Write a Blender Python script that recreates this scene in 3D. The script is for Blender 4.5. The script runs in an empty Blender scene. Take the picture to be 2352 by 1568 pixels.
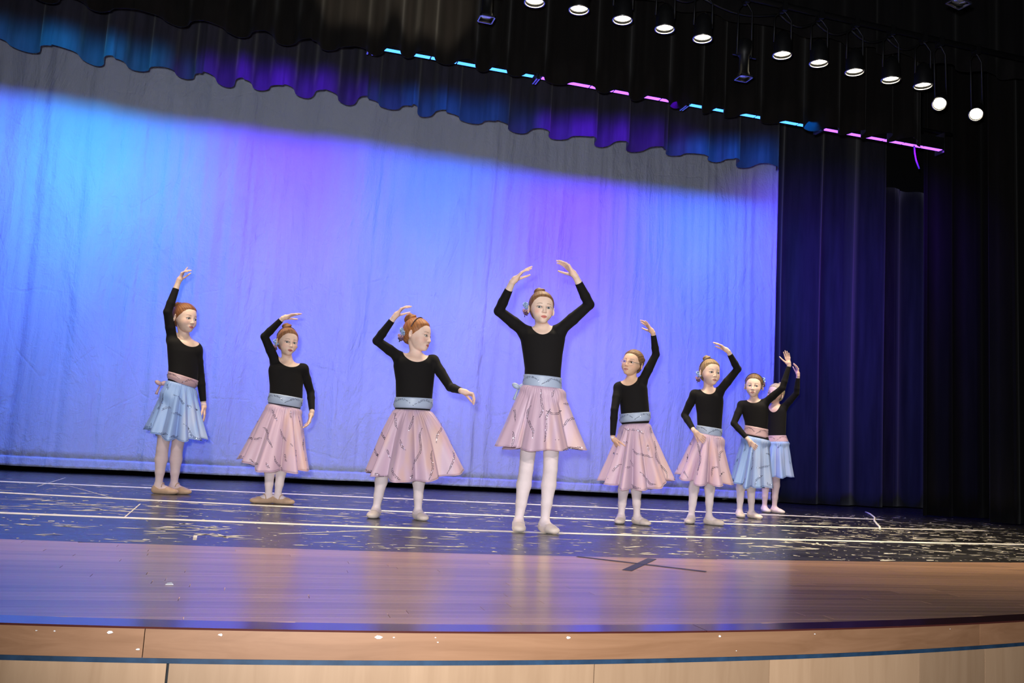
import bpy, bmesh, math, random
import numpy as np
from mathutils import Vector, Matrix
random.seed(7); np.random.seed(7)
PI = math.pi
C = bpy.context.scene.collection
S = bpy.context.scene

# ------------------------------------------------------------------ camera
F_PX = 2000.0; CAM_H = 0.5
def cam_axes(yaw, pitch, roll):
    cy, sy = math.cos(yaw), math.sin(yaw); cp, sp = math.cos(pitch), math.sin(pitch)
    f = np.array([sy*cp, cy*cp, sp]); r = np.array([cy, -sy, 0.0]); u = np.cross(r, f)
    cr, sr = math.cos(roll), math.sin(roll)
    return cr*r+sr*u, -sr*r+cr*u, f
CR, CU, CW = cam_axes(math.radians(15.94), math.radians(6.77), math.radians(3.42))
CAM = np.array([0.0, 0.0, CAM_H])
cam_data = bpy.data.cameras.new('camera'); cam = bpy.data.objects.new('camera', cam_data); C.objects.link(cam)
cam_data.sensor_width = 36.0; cam_data.lens = 36.0*F_PX/2352.0; cam_data.clip_end = 60
cam.matrix_world = Matrix(((CR[0], CU[0], -CW[0], CAM[0]), (CR[1], CU[1], -CW[1], CAM[1]), (CR[2], CU[2], -CW[2], CAM[2]), (0, 0, 0, 1)))
S.camera = cam
def ray(px, py): return CW + CR*((px-1176)/F_PX) - CU*((py-784)/F_PX)
def on_floor(px, py, z=0.0):
    d = ray(px, py); return CAM + d*((z-CAM_H)/d[2])
def at_depth(px, py, Y):
    d = ray(px, py); return CAM + d*(Y/d[1])

# ------------------------------------------------------------------ world, lights, exposure
S.view_settings.view_transform = 'Standard'; S.view_settings.look = 'None'
S.view_settings.exposure = 0.0; S.view_settings.gamma = 1.0; S.view_settings.use_curve_mapping = False
world = bpy.data.worlds.new('world'); S.world = world; world.use_nodes = True
world.node_tree.nodes['Background'].inputs[0].default_value = (0.55, 0.6, 0.8, 1)
world.node_tree.nodes['Background'].inputs[1].default_value = 0.012

def aim(o, target):
    d = Vector(target)-o.location
    o.rotation_euler = d.to_track_quat('-Z', 'Y').to_euler()
def spot(name, loc, target, power, color, deg, blend=0.5, radius=0.05):
    l = bpy.data.lights.new(name, 'SPOT'); l.energy = power; l.color = color; l.spot_size = math.radians(deg)
    l.spot_blend = blend; l.shadow_soft_size = radius
    o = bpy.data.objects.new(name, l); C.objects.link(o); o.location = loc; aim(o, target); return o
def area(name, loc, target, power, color, sx, sy, spread=180):
    l = bpy.data.lights.new(name, 'AREA'); l.energy = power; l.color = color; l.shape = 'RECTANGLE'
    l.size = sx; l.size_y = sy; l.spread = math.radians(spread)
    o = bpy.data.objects.new(name, l); C.objects.link(o); o.location = loc; aim(o, target); return o
# the photographer's flash just left of and above the lens, its head tilted up
spot('camera_flash', (-0.09, -0.04, 0.61), (2.6, 6.5, 2.1), 640, (0.93, 0.96, 1.0), 100, 0.7, 0.035)
# front of house lights over the audience
spot('house_light', (-0.5, -3.2, 4.2), (0.9, 5.6, 0.6), 900, (1.0, 0.93, 0.84), 34, 0.6, 0.18)
spot('house_light', (4.6, -2.6, 4.2), (3.4, 5.8, 0.5), 800, (1.0, 0.93, 0.84), 34, 0.6, 0.18)

Y_CYC, Y_BORDER, Y_LED, Y_VAL, Y_LAMP = 9.0, 8.0, 7.2, 6.95, 6.0
Z_BORDER = float(np.mean([at_depth(x, y, Y_BORDER)[2] for x, y in ((0, 112), (900, 240), (1783, 392))]))
Z_LEDLINE = float(np.mean([at_depth(x, y, Y_LED)[2] for x, y in ((850, 112), (1500, 228), (2113, 345))]))
Z_CUT = float(np.mean([at_depth(x, y, Y_CYC)[2] for x, y in ((0, 225), (1100, 385), (1780, 490))]))
Z_LAMP = Z_BORDER + (Z_BORDER-Z_CUT)*(Y_BORDER-Y_LED)/(Y_CYC-Y_BORDER)
print('Z', Z_BORDER, Z_LEDLINE, Z_CUT, Z_LAMP)
# cyclorama lights: one LED bar each, colours as in the photograph
BLUE = (0.0, 0.20, 1.0); VIOLET = (0.14, 0.0, 1.0); CYAN = (0.0, 0.42, 1.0)
BARS = [(-4.7, -4.9, BLUE, 28), (-3.2, -3.4, VIOLET, 38), (-1.7, -1.75, CYAN, 40), (-0.1, 0.1, VIOLET, 58), (1.4, 1.75, BLUE, 36),
        (2.88, 3.6, VIOLET, 56), (4.36, 5.35, BLUE, 40), (5.835, 6.6, VIOLET, 30)]
for xb, xt, col, pw in BARS:
    area('cyc_light', (xb, Y_LED+0.02, Z_LAMP-0.02), (xt, Y_CYC, 2.15), pw, col, 1.2, 0.2, 112)

# ------------------------------------------------------------------ helpers
def tag(o, label=None, cat=None, group=None, kind=None):
    if label: o['label'] = label
    if cat: o['category'] = cat
    if group: o['group'] = group
    if kind: o['kind'] = kind
    return o
def empty(name, loc=(0, 0, 0), rz=0.0, parent=None):
    o = bpy.data.objects.new(name, None); C.objects.link(o); o.location = loc; o.rotation_euler = (0, 0, rz)
    o.empty_display_size = 0.1
    if parent: o.parent = parent
    return o
def link(name, me, mat=None, parent=None, loc=None, rz=None):
    o = bpy.data.objects.new(name, me); C.objects.link(o)
    if mat: me.materials.append(mat)
    if parent: o.parent = parent
    if loc is not None: o.location = loc
    if rz is not None: o.rotation_euler = (0, 0, rz)
    return o
def mesh_np(name, V, F, smooth=True):
    """V (n,3), F list/array of faces"""
    me = bpy.data.meshes.new(name)
    V = np.asarray(V, dtype=np.float32)
    if isinstance(F, np.ndarray):
        n, k = F.shape
        me.vertices.add(len(V)); me.vertices.foreach_set('co', V.ravel())
        me.loops.add(n*k); me.loops.foreach_set('vertex_index', F.astype(np.int32).ravel())
        me.polygons.add(n); me.polygons.foreach_set('loop_start', np.arange(0, n*k, k, dtype=np.int32))
        try: me.polygons.foreach_set('loop_total', np.full(n, k, dtype=np.int32))
        except Exception: pass
        me.update(calc_edges=True)
    else:
        me.from_pydata(V.tolist(), [], F); me.update()
    me.polygons.foreach_set('use_smooth', np.full(len(me.polygons), smooth))
    return me
def join(parts):
    Vs, Fs, n = [], [], 0
    for V, F in parts:
        Vs.append(np.asarray(V, float)); Fs += [[i+n for i in f] for f in F]; n += len(V)
    return np.concatenate(Vs), Fs
def box(x0, x1, y0, y1, z0, z1):
    V = [(x0, y0, z0), (x1, y0, z0), (x1, y1, z0), (x0, y1, z0), (x0, y0, z1), (x1, y0, z1), (x1, y1, z1), (x0, y1, z1)]
    F = [[0, 3, 2, 1], [4, 5, 6, 7], [0, 1, 5, 4], [1, 2, 6, 5], [2, 3, 7, 6], [3, 0, 4, 7]]
    return V, F
def tube(P, r, n=8, cap=True):
    P = np.asarray(P, float); m = len(P); r = np.broadcast_to(np.asarray(r, float), (m,))
    T = np.gradient(P, axis=0); T /= np.linalg.norm(T, axis=1)[:, None]+1e-12
    ref = np.array([0, 0, 1.0]) if abs(T[0][2]) < 0.9 else np.array([1.0, 0, 0])
    a = np.cross(T[0], ref); a /= np.linalg.norm(a)
    V = []
    for i in range(m):
        a = a - T[i]*(a@T[i]); a /= np.linalg.norm(a)+1e-12; b = np.cross(T[i], a)
        for k in range(n):
            t = 2*PI*k/n; V.append(P[i]+r[i]*(math.cos(t)*a+math.sin(t)*b))
    F = [[i*n+k, i*n+(k+1) % n, (i+1)*n+(k+1) % n, (i+1)*n+k] for i in range(m-1) for k in range(n)]
    if cap: F += [list(range(n))[::-1], [(m-1)*n+k for k in range(n)]]
    return V, F
def lathe(prof, n=24, M=None, cap=True):
    V = []; m = len(prof)
    for r, z in prof:
        for k in range(n):
            t = 2*PI*k/n; V.append((r*math.cos(t), r*math.sin(t), z))
    F = [[i*n+k, i*n+(k+1) % n, (i+1)*n+(k+1) % n, (i+1)*n+k] for i in range(m-1) for k in range(n)]
    if cap: F += [list(range(n))[::-1], [(m-1)*n+k for k in range(n)]]
    V = np.array(V)
    if M is not None: V = V@M[0].T+M[1]
    return V, F
def sphere(c, r, nu=14, nv=9, A=None):
    V = []; r = np.broadcast_to(np.asarray(r, float), (3,))
    for j in range(nv+1):
        ph = PI*j/nv
        for i in range(nu):
            t = 2*PI*i/nu; V.append((math.sin(ph)*math.cos(t), math.sin(ph)*math.sin(t), math.cos(ph)))
    V = np.array(V)*r
    if A is not None: V = V@np.asarray(A).T
    F = [[j*nu+i, (j+1)*nu+i, (j+1)*nu+(i+1) % nu, j*nu+(i+1) % nu] for j in range(nv) for i in range(nu)]
    return V+np.asarray(c, float), F
def prism(poly, z0, z1):
    n = len(poly); V = [(x, y, z0) for x, y in poly]+[(x, y, z1) for x, y in poly]
    F = [list(range(n))[::-1], list(range(n, 2*n))]+[[i, (i+1) % n, n+(i+1) % n, n+i] for i in range(n)]
    return V, F
def add(name, VF, mat=None, parent=None, smooth=False, loc=None):
    return link(name, mesh_np(name, VF[0], VF[1], smooth), mat, parent, loc)

# ------------------------------------------------------------------ materials
class NT:
    def __init__(s, name):
        s.m = bpy.data.materials.new(name); s.m.use_nodes = True; s.t = s.m.node_tree
        s.b = s.t.nodes['Principled BSDF']; s._tc = None
    def n(s, typ, **kw):
        nd = s.t.nodes.new(typ)
        for k, v in kw.items():
            if k.startswith('i_'):
                key = k[2:]; key = int(key) if key.isdigit() else key.replace('_', ' ')
                if isinstance(v, bpy.types.NodeSocket): s.t.links.new(v, nd.inputs[key])
                else: nd.inputs[key].default_value = v
            else: setattr(nd, k, v)
        return nd
    def set(s, **kw):
        for k, v in kw.items():
            key = k.replace('_', ' ')
            if isinstance(v, bpy.types.NodeSocket): s.t.links.new(v, s.b.inputs[key])
            else: s.b.inputs[key].default_value = v
        return s
    def co(s, kind='Object', scale=(1, 1, 1), rot=(0, 0, 0)):
        if s._tc is None: s._tc = s.n('ShaderNodeTexCoord')
        mp = s.n('ShaderNodeMapping'); s.t.links.new(s._tc.outputs[kind], mp.inputs[0])
        mp.inputs['Scale'].default_value = scale; mp.inputs['Rotation'].default_value = rot
        return mp.outputs[0]
    def noise(s, vec, scale, detail=4, rough=0.55, dist=0.0):
        return s.n('ShaderNodeTexNoise', i_Vector=vec, i_Scale=scale, i_Detail=detail, i_Roughness=rough, i_Distortion=dist).outputs[0]
    def ramp(s, fac, stops):
        r = s.n('ShaderNodeValToRGB', i_0=fac); e = r.color_ramp.elements
        while len(e) < len(stops): e.new(0.5)
        for i, (p, c) in enumerate(stops): e[i].position = p; e[i].color = (*c, 1) if len(c) == 3 else c
        return r.outputs[0]
    def bump(s, h, strength, dist=0.01, normal=None):
        kw = dict(i_Height=h, i_Strength=strength, i_Distance=dist)
        if normal is not None: kw['i_Normal'] = normal
        return s.n('ShaderNodeBump', **kw).outputs[0]
def simple(name, col, rough=0.5, metal=0.0, nscale=None, namt=0.15, bump=0.0, **kw):
    t = NT(name); t.set(Roughness=rough, Metallic=metal, **kw)
    if nscale:
        f = t.noise(t.co(), nscale)
        t.set(Base_Color=t.ramp(f, [(0.3, [c*(1-namt) for c in col]), (0.7, [min(1, c*(1+namt)) for c in col])]))
        if bump: t.set(Normal=t.bump(f, bump, 0.002))
    else: t.b.inputs['Base Color'].default_value = (*col, 1)
    return t.m
def emitter(name, col, strength):
    t = NT(name); t.b.inputs['Base Color'].default_value = (0, 0, 0, 1)
    t.b.inputs['Emission Color'].default_value = (*col, 1); t.b.inputs['Emission Strength'].default_value = strength
    return t.m
def m_cyc():
    t = NT('cyclorama_cloth'); v = t.co()
    a = t.noise(t.co(scale=(1, 1, .35)), 2.2, 6, .6, .6); b = t.noise(t.co(scale=(1, 1, .08)), 9, 4); c = t.noise(v, 160, 2)
    t.set(Base_Color=t.ramp(a, [(.3, (.48, .53, .69)), (.7, (.55, .60, .77))]), Roughness=.85)
    vor = t.n('ShaderNodeTexVoronoi', i_Vector=t.co(scale=(1, 1, .8)), i_Scale=1.7, feature='DISTANCE_TO_EDGE')
    cr = t.ramp(t.n('ShaderNodeMath', operation='ADD', i_0=vor.outputs[0], i_1=t.n('ShaderNodeMath', operation='MULTIPLY', i_0=a, i_1=.12).outputs[0]).outputs[0], [(.055, (0, 0, 0)), (.075, (1, 1, 1))])
    n1 = t.bump(a, .8, .08); n2 = t.bump(b, .5, .03, n1); n3 = t.bump(t.noise(v, 14, 6, .7, 1.2), .6, .016, n2); n4 = t.bump(cr, .25, .008, n3)
    t.set(Normal=t.bump(c, .15, .001, n4)); return t.m
def m_drape(name, col, sheen=.25):
    t = NT(name); w = t.noise(t.co(scale=(1, 1, .1)), 14, 4)
    t.set(Base_Color=t.ramp(w, [(.3, [c*.7 for c in col]), (.7, [c*1.3 for c in col])]), Roughness=.8, Sheen_Weight=sheen, Sheen_Roughness=.5, Specular_IOR_Level=.12,
          Normal=t.bump(t.noise(t.co(), 300, 2), .2, .001)); return t.m
def m_blackfloor():
    t = NT('painted_stage_floor'); v = t.co(scale=(.25, 1, 1)); a = t.noise(v, 3, 8, .65)
    t.set(Base_Color=t.ramp(a, [(.3, (.006, .0055, .006)), (.7, (.018, .015, .014))]),
          Roughness=t.ramp(t.noise(t.co(scale=(.4, 1, 1)), 5, 6, .6), [(.3, (.22, .22, .22)), (.75, (.36, .36, .36))]),
          Normal=t.bump(t.noise(t.co(), 35, 4), .06, .003), Specular_IOR_Level=1.0); return t.m
def m_wood(name, lo, hi, rough, coat=0.0, stretch=(.06, 1, 1), sc=28, spec=.5):
    t = NT(name); inf = t.n('ShaderNodeObjectInfo')
    v = t.co(scale=stretch); off = t.n('ShaderNodeVectorMath', operation='SCALE', i_0=(13.1, 7.7, 3.3)); t.t.links.new(inf.outputs['Random'], off.inputs['Scale'])
    vv = t.n('ShaderNodeVectorMath', operation='ADD', i_0=v, i_1=off.outputs[0]).outputs[0]
    g = t.noise(vv, sc, 7, .62, .8)
    c = t.ramp(g, [(.28, lo), (.72, hi)])
    hs = t.n('ShaderNodeHueSaturation', i_Color=c)
    mr = t.n('ShaderNodeMapRange'); t.t.links.new(inf.outputs['Random'], mr.inputs[0]); mr.inputs[3].default_value = .78; mr.inputs[4].default_value = 1.14
    t.t.links.new(mr.outputs[0], hs.inputs['Value'])
    t.set(Base_Color=hs.outputs[0], Roughness=rough, Coat_Weight=coat, Coat_Roughness=.16, Specular_IOR_Level=spec, Normal=t.bump(g, .05, .001)); return t.m
M_CYC = m_cyc(); M_BLACKCLOTH = m_drape('black_drape', (.006, .0055, .0065), .05); M_LEG = m_drape('black_leg_drape', (.007, .006, .006), .04)
M_NAVY = m_drape('dark_velour', (.020, .019, .030), .3); M_BORDER = m_drape('border_velour', (.034, .032, .05), .15); M_BROWNBLACK = m_drape('brown_black_velour', (.006, .005, .005), .10)
M_FLOOR = m_blackfloor()
M_PLANK = m_wood('varnished_oak_plank', (.48, .255, .14), (.60, .345, .20), .32, .4)
M_NOSING = m_wood('dark_stained_nosing', (.055, .014, .012), (.10, .026, .02), .2, .6)
M_FASCIA = m_wood('oak_fascia', (.25, .12, .058), (.35, .18, .095), .42)
M_BIRCH = m_wood('birch_panel', (.35, .212, .12), (.44, .28, .168), .42, stretch=(1, 1, .07), sc=16)
M_BLUESTRIP = simple('slate_blue_painted_strip', (.018, .045, .09), .4, nscale=20, namt=.3)
M_BLACK = simple('black_paint', (.008, .008, .009), .7, nscale=6)
M_METAL = simple('black_metal', (.007, .007, .008), .5, .2, nscale=40)
M_STEEL = simple('bare_steel', (.35, .35, .36), .35, 1.0, nscale=30)
M_TAPE = simple('cream_floor_tape', (.90, .84, .72), .5, nscale=9, namt=.12)
M_SCUFF = simple('bare_wood_scuff', (.80, .71, .56), .6, nscale=12, namt=.3)
M_DARKTAPE = simple('dark_blue_spike_tape', (.012, .014, .045), .5, nscale=30)
M_WHITE = simple('white_chip', (.75, .75, .75), .6, nscale=30)

# ------------------------------------------------------------------ the setting
def lipY(x): return 2.33+.055*(x-.85)**2
def blackY(x): return 3.92+.022*(x-1.3)**2
X0, X1 = -3.2, 8.6
xs = np.linspace(-5.2, 9.6, 75)
poly = [(x, blackY(x)) for x in xs]+[(9.6, 10.4), (-5.2, 10.4)]
tag(add('floor', prism(poly, -.04, 0), M_FLOOR), kind='structure')
apron = tag(empty('floor.001'), kind='structure')
pw = .0572; row = 0; y = 2.33
rng = random.Random(3)
while y < 4.5:
    x = X0+rng.uniform(-1.5, 0)
    while x < 6.2:
        ln = rng.uniform(.9, 2.3); a, b = x, min(x+ln, 6.4); x += ln
        sx = np.linspace(a+.0009, b-.0009, max(2, int((b-a)/.15)+1))
        lo = [max(y+.0003, lipY(q)+.075) for q in sx]; hi = [min(y+pw-.0003, blackY(q)-.0012) for q in sx]
        ok = [i for i in range(len(sx)) if hi[i]-lo[i] > .002]
        if len(ok) < 2: continue
        pts = [(sx[i], lo[i]) for i in ok]+[(sx[i], hi[i]) for i in ok[::-1]]
        add('plank', prism(pts, -.019, rng.uniform(-.00006, .00006)), M_PLANK, apron)
    y += pw; row += 1
def curved(off0, off1, z0, z1, xa, xb):
    q = np.linspace(xa, xb, max(2, int((xb-xa)/.12)+1))
    return prism([(t, lipY(t)+off0) for t in q]+[(t, lipY(t)+off1) for t in q[::-1]], z0, z1)
for a, b in ((-3.2, -.9), (-.898, 1.3), (1.302, 3.2), (3.202, 6.4)):
    add('nosing_board', curved(-.014, .0742, -.0035, 0.0015, a, b), M_NOSING, apron)
add('nosing_backing', curved(.021, .0742, -.019, -.0036, -3.2, 6.4), M_BLACK, apron)
add('subfloor', prism([(t, lipY(t)+.02) for t in np.linspace(-3.2, 6.4, 60)]+[(6.4, 4.7), (-3.2, 4.7)], -.06, -.0195), M_BLACK, apron)
wf = tag(empty('wall_front'), kind='structure')
fx = [on_floor(px, 1470, -.03)[0] for px in (330, 2318)]
for a, b in zip([-3.2]+[f+.001 for f in fx], [f-.001 for f in fx]+[6.4]):
    add('fascia_board', curved(-.012, .02, -.0735, -.0038, a, b), M_FASCIA, wf)
add('blue_strip', curved(-.004, .02, -.088, -.074, -3.2, 6.4), M_BLUESTRIP, wf)
px_ = [385, 1365, 1767, 2112, 2262]
pxs = []
for p in px_:
    d = ray(p, 1530)
    for t in np.linspace(1.5, 3.5, 2001):
        q = CAM+d*t
        if q[1] >= lipY(q[0]): pxs.append(q[0]); break
e = [-3.2, -1.9]+pxs+[4.1, 5.3, 6.4]
for i in range(len(e)-1):
    g = .0032 if (i+1 < len(e)-1 and e[i+1] == pxs[0]) else .0012
    g0 = .0032 if e[i] == pxs[0] else .0012
    add('wood_panel', curved(0.0, .018, -1.0, -.0885, e[i]+g0, e[i+1]-g), M_BIRCH, wf)
add('backing', curved(.019, .03, -1.0, -.0885, -3.2, 6.4), M_BLACK, wf)
tag(add('floor.002', box(-8, 11, -8, 2.3, -1.05, -1.0), simple('auditorium_carpet', (.02, .018, .022), .9, nscale=60)), kind='structure')
tag(add('wall_back', box(-5.2, 9.6, 10.2, 10.4, 0, 6.4), M_BLACK), kind='structure')
tag(add('wall_left', box(-5.4, -5.2, 4.2, 10.4, 0, 6.4), M_BLACK), kind='structure')
tag(add('wall_right', box(9.6, 9.8, 4.2, 10.4, 0, 6.4), M_BLACK), kind='structure')
tag(add('ceiling', box(-5.4, 9.8, 3.6, 10.4, 6.4, 6.6), M_BLACK), kind='structure')

# --- cloth sheets hanging in folds
def fold_fn(seed, lam, amp, sharp=.6):
    r = np.random.RandomState(seed); 
    edges = [-12.0]
    while edges[-1] < 14: edges.append(edges[-1]+lam*r.uniform(.65, 1.4))
    edges = np.array(edges); a = r.uniform(.6, 1.15, len(edges)); sk = r.uniform(-.25, .25, len(edges))
    def f(x):
        x = np.asarray(x, float); i = np.clip(np.searchsorted(edges, x)-1, 0, len(edges)-2)
        u = (x-edges[i])/(edges[i+1]-edges[i]); u = u+sk[i]*np.sin(PI*u)**2*.8
        s = .5-.5*np.cos(2*PI*u); return amp*a[i]*(np.sign(s-.5)*np.abs(2*s-1)**sharp)
    return f
def sheet(x0, x1, Y, zb, zt, f, nx, nz, topdamp=.3, bottomwave=0.0, wander=0.0, th=.004, hemf=None):
    x = np.linspace(x0, x1, nx); z = np.linspace(0, 1, nz)
    X, T = np.meshgrid(x, z)
    dy = f(X+wander*np.sin(T*3+X))*(1-(1-topdamp)*T)
    zbx = np.full_like(x, zb) if hemf is None else zb+hemf(x)
    Z = zbx[None, :]+(zt-zbx[None, :])*T
    Yv = Y+dy
    A = np.stack([X, Yv, Z], -1).reshape(-1, 3); B = A+[0, th, 0]
    idx = np.arange(nx*nz).reshape(nz, nx)
    q = np.stack([idx[:-1, :-1], idx[:-1, 1:], idx[1:, 1:], idx[1:, :-1]], -1).reshape(-1, 4)
    N = nx*nz; q2 = q[:, ::-1]+N
    def rim(a): return np.stack([a[:-1], a[:-1]+N, a[1:]+N, a[1:]], -1)
    F = np.concatenate([q, q2, rim(idx[0]), rim(idx[-1][::-1]), rim(idx[::-1, 0]), rim(idx[:, -1])])
    return A, B, F
def cloth(name, mat, label, cat, *a, group=None, **kw):
    A, B, F = sheet(*a, **kw)
    return tag(link(name, mesh_np(name, np.concatenate([A, B]), F), mat), label, cat, group)
f1 = fold_fn(2, .42, .016, 1.0); f2 = fold_fn(5, .13, .005, 1.0); f3 = fold_fn(9, 1.7, .03, 1.0)
def cycf(x): return f1(x)*np.clip(1.0-.16*(x+2), .45, 1.4)+f2(x)+f3(x)
cyc_root = empty('cyclorama', (0, 0, 0))
tag(cyc_root, 'huge pale backdrop cloth lit blue and violet behind all the dancers', 'backdrop')
A, B, F = sheet(-4.6, 6.0, Y_CYC, .12, 5.2, cycf, 700, 60, .7, wander=.05)
# place the right edge where the photograph shows it
XR = at_depth(1776, 780, Y_CYC)[0]
A[:, 0] = -4.6+(A[:, 0]+4.6)*(XR+4.6)/10.6; B[:, 0] = A[:, 0]
link('backdrop_cloth', mesh_np('backdrop_cloth', np.concatenate([A, B]), F), M_CYC, cyc_root)
A, B, F = sheet(-4.6, 6.0, Y_CYC-.006, .045, .135, lambda x: cycf(x+.05*np.sin(x)), 700, 5, 1.0, th=.014)
A[:, 0] = -4.6+(A[:, 0]+4.6)*(XR+4.6)/10.6; B[:, 0] = A[:, 0]
A[:, 1] += .005*np.sin(A[:, 0]*60)*(A[:, 2] > .06)
link('hem_pocket', mesh_np('hem_pocket', np.concatenate([A, B]), F), M_CYC, cyc_root)

hv = fold_fn(21, .40, .12, .42)
XB = at_depth(1786, 392, Y_BORDER)[0]
cloth('stage_border', M_BORDER, 'pleated dark velour border lit blue, hanging across above the backdrop', 'curtain',
      -4.6, XB, Y_BORDER, Z_BORDER+.01, 5.4, hv, 900, 12, topdamp=.8, hemf=lambda x: .012*np.sin(x*1.7)-.25*hv(x)*.25)
hv2 = fold_fn(33, .36, .075, .6)
cloth('stage_valance', M_BROWNBLACK, 'pleated near-black valance in front of the blue-lit border, high above the stage', 'curtain',
      -4.6, at_depth(2125, 300, Y_VAL)[0], Y_VAL, Z_LEDLINE-.055, 5.4, hv2, 900, 8, topdamp=.9, hemf=lambda x: .01*np.sin(x*1.3)-hv2(x)*.12-.105+.064*np.clip((x-.45)/.4, 0, 1)+.03*np.clip((x-4.9)/.8, 0, 1))
cloth('stage_valance.001', M_BLACKCLOTH, 'black valance just behind the row of lit lamps', 'curtain',
      -4.6, 8.8, 6.45, Z_LEDLINE+.52, 5.4, fold_fn(40, .5, .05, .7), 500, 6, topdamp=.9)
lg = fold_fn(51, .46, .10, .8)
cloth('stage_curtain', M_NAVY, 'full-length dark curtain glowing blue and purple right of the backdrop', 'curtain',
      XR-.5, at_depth(2022, 600, 9.25)[0], 9.25, .012, 5.3, lg, 260, 30, topdamp=.9, wander=.03)
cloth('stage_curtain.001', M_NAVY, 'dim dark curtain between the purple-lit curtain and the black side legs', 'curtain',
      at_depth(2018, 600, 9.5)[0], 9.5, 9.5, .012, 4.2, fold_fn(52, .3, .06, .7), 200, 20, topdamp=.9)
cloth('side_drape', M_LEG, 'narrow black side leg curtain right of the dim purple curtains', 'curtain',
      at_depth(2113, 800, 7.9)[0], 9.3, 7.9, .012, 5.4, fold_fn(61, .42, .06, .7), 200, 20, topdamp=.9)
cloth('side_drape.001', M_BROWNBLACK, 'brownish black side drape at the right edge of the picture', 'curtain',
      at_depth(2279, 800, 7.2)[0], 9.3, 7.2, .012, 5.4, fold_fn(62, .5, .06, .7), 200, 20, topdamp=.9)

# --- LED bars above the border
M_LED = {BLUE: emitter('led_blue', (.05, .25, 1.0), 3.5), VIOLET: emitter('led_violet', (.28, .08, 1.0), 3.5), CYAN: emitter('led_cyan', (.05, .45, 1.0), 3.5)}
where = {-4.7: 'beyond the left edge, leftmost of the row', -3.2: 'second from the left of the row', -1.7: 'third from the left of the row',
         -.1: 'over the leftmost dancer', 1.4: 'glowing blue above the girl with the outstretched arm', 2.88: 'glowing violet above the tallest dancer',
         4.36: 'glowing cyan over the dancer with glasses', 5.835: 'glowing bright violet at the right end of the row'}
for xb, xt, col, pw_ in BARS:
    L = empty('led_bar', (xb, Y_LED, Z_LEDLINE))
    tag(L, 'long LED light bar '+where[xb], 'stage light', 'LED bars under the valance')
    add('housing', box(-.72, .72, -.05, .0, .012, .12), M_METAL, L)
    add('housing_top', box(-.72, .72, -.05, .10, .12, .14), M_METAL, L)
    VF = [box(-.70+k*.235, -.70+k*.235+.222, -.052, -.004, .0065, .0115) for k in range(6)]
    for v in VF: add('lens', v, M_LED[col], L)
    for s in (-.735, .722): add('end_bracket', box(s, s+.013, -.05, .08, -.015, .2), M_STEEL, L)
xl = at_depth(2108, 345, Y_LED)[0]
pts = [at_depth(*p, Y_LED-.03) for p in ((2099, 330), (2100, 338), (2101, 352), (2104, 368), (2111, 388))]
tag(add('power_cable', tube(pts, .008, 8), simple('purple_grey_cable', (.12, .10, .2), .4, nscale=20), smooth=True), 'thin cable dangling from the right end of the LED row', 'cable')  # cable sheath has a purple-grey base colour, slightly mottled

tag(add('lighting_pipe', tube([(-5.0, Y_LED, Z_LEDLINE+.214), (2, Y_LED, Z_LEDLINE+.214), (6.7, Y_LED, Z_LEDLINE+.214)], .016, 10), M_METAL, smooth=True), 'hidden black pipe behind the valance that carries the LED bars', 'pipe')
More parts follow.
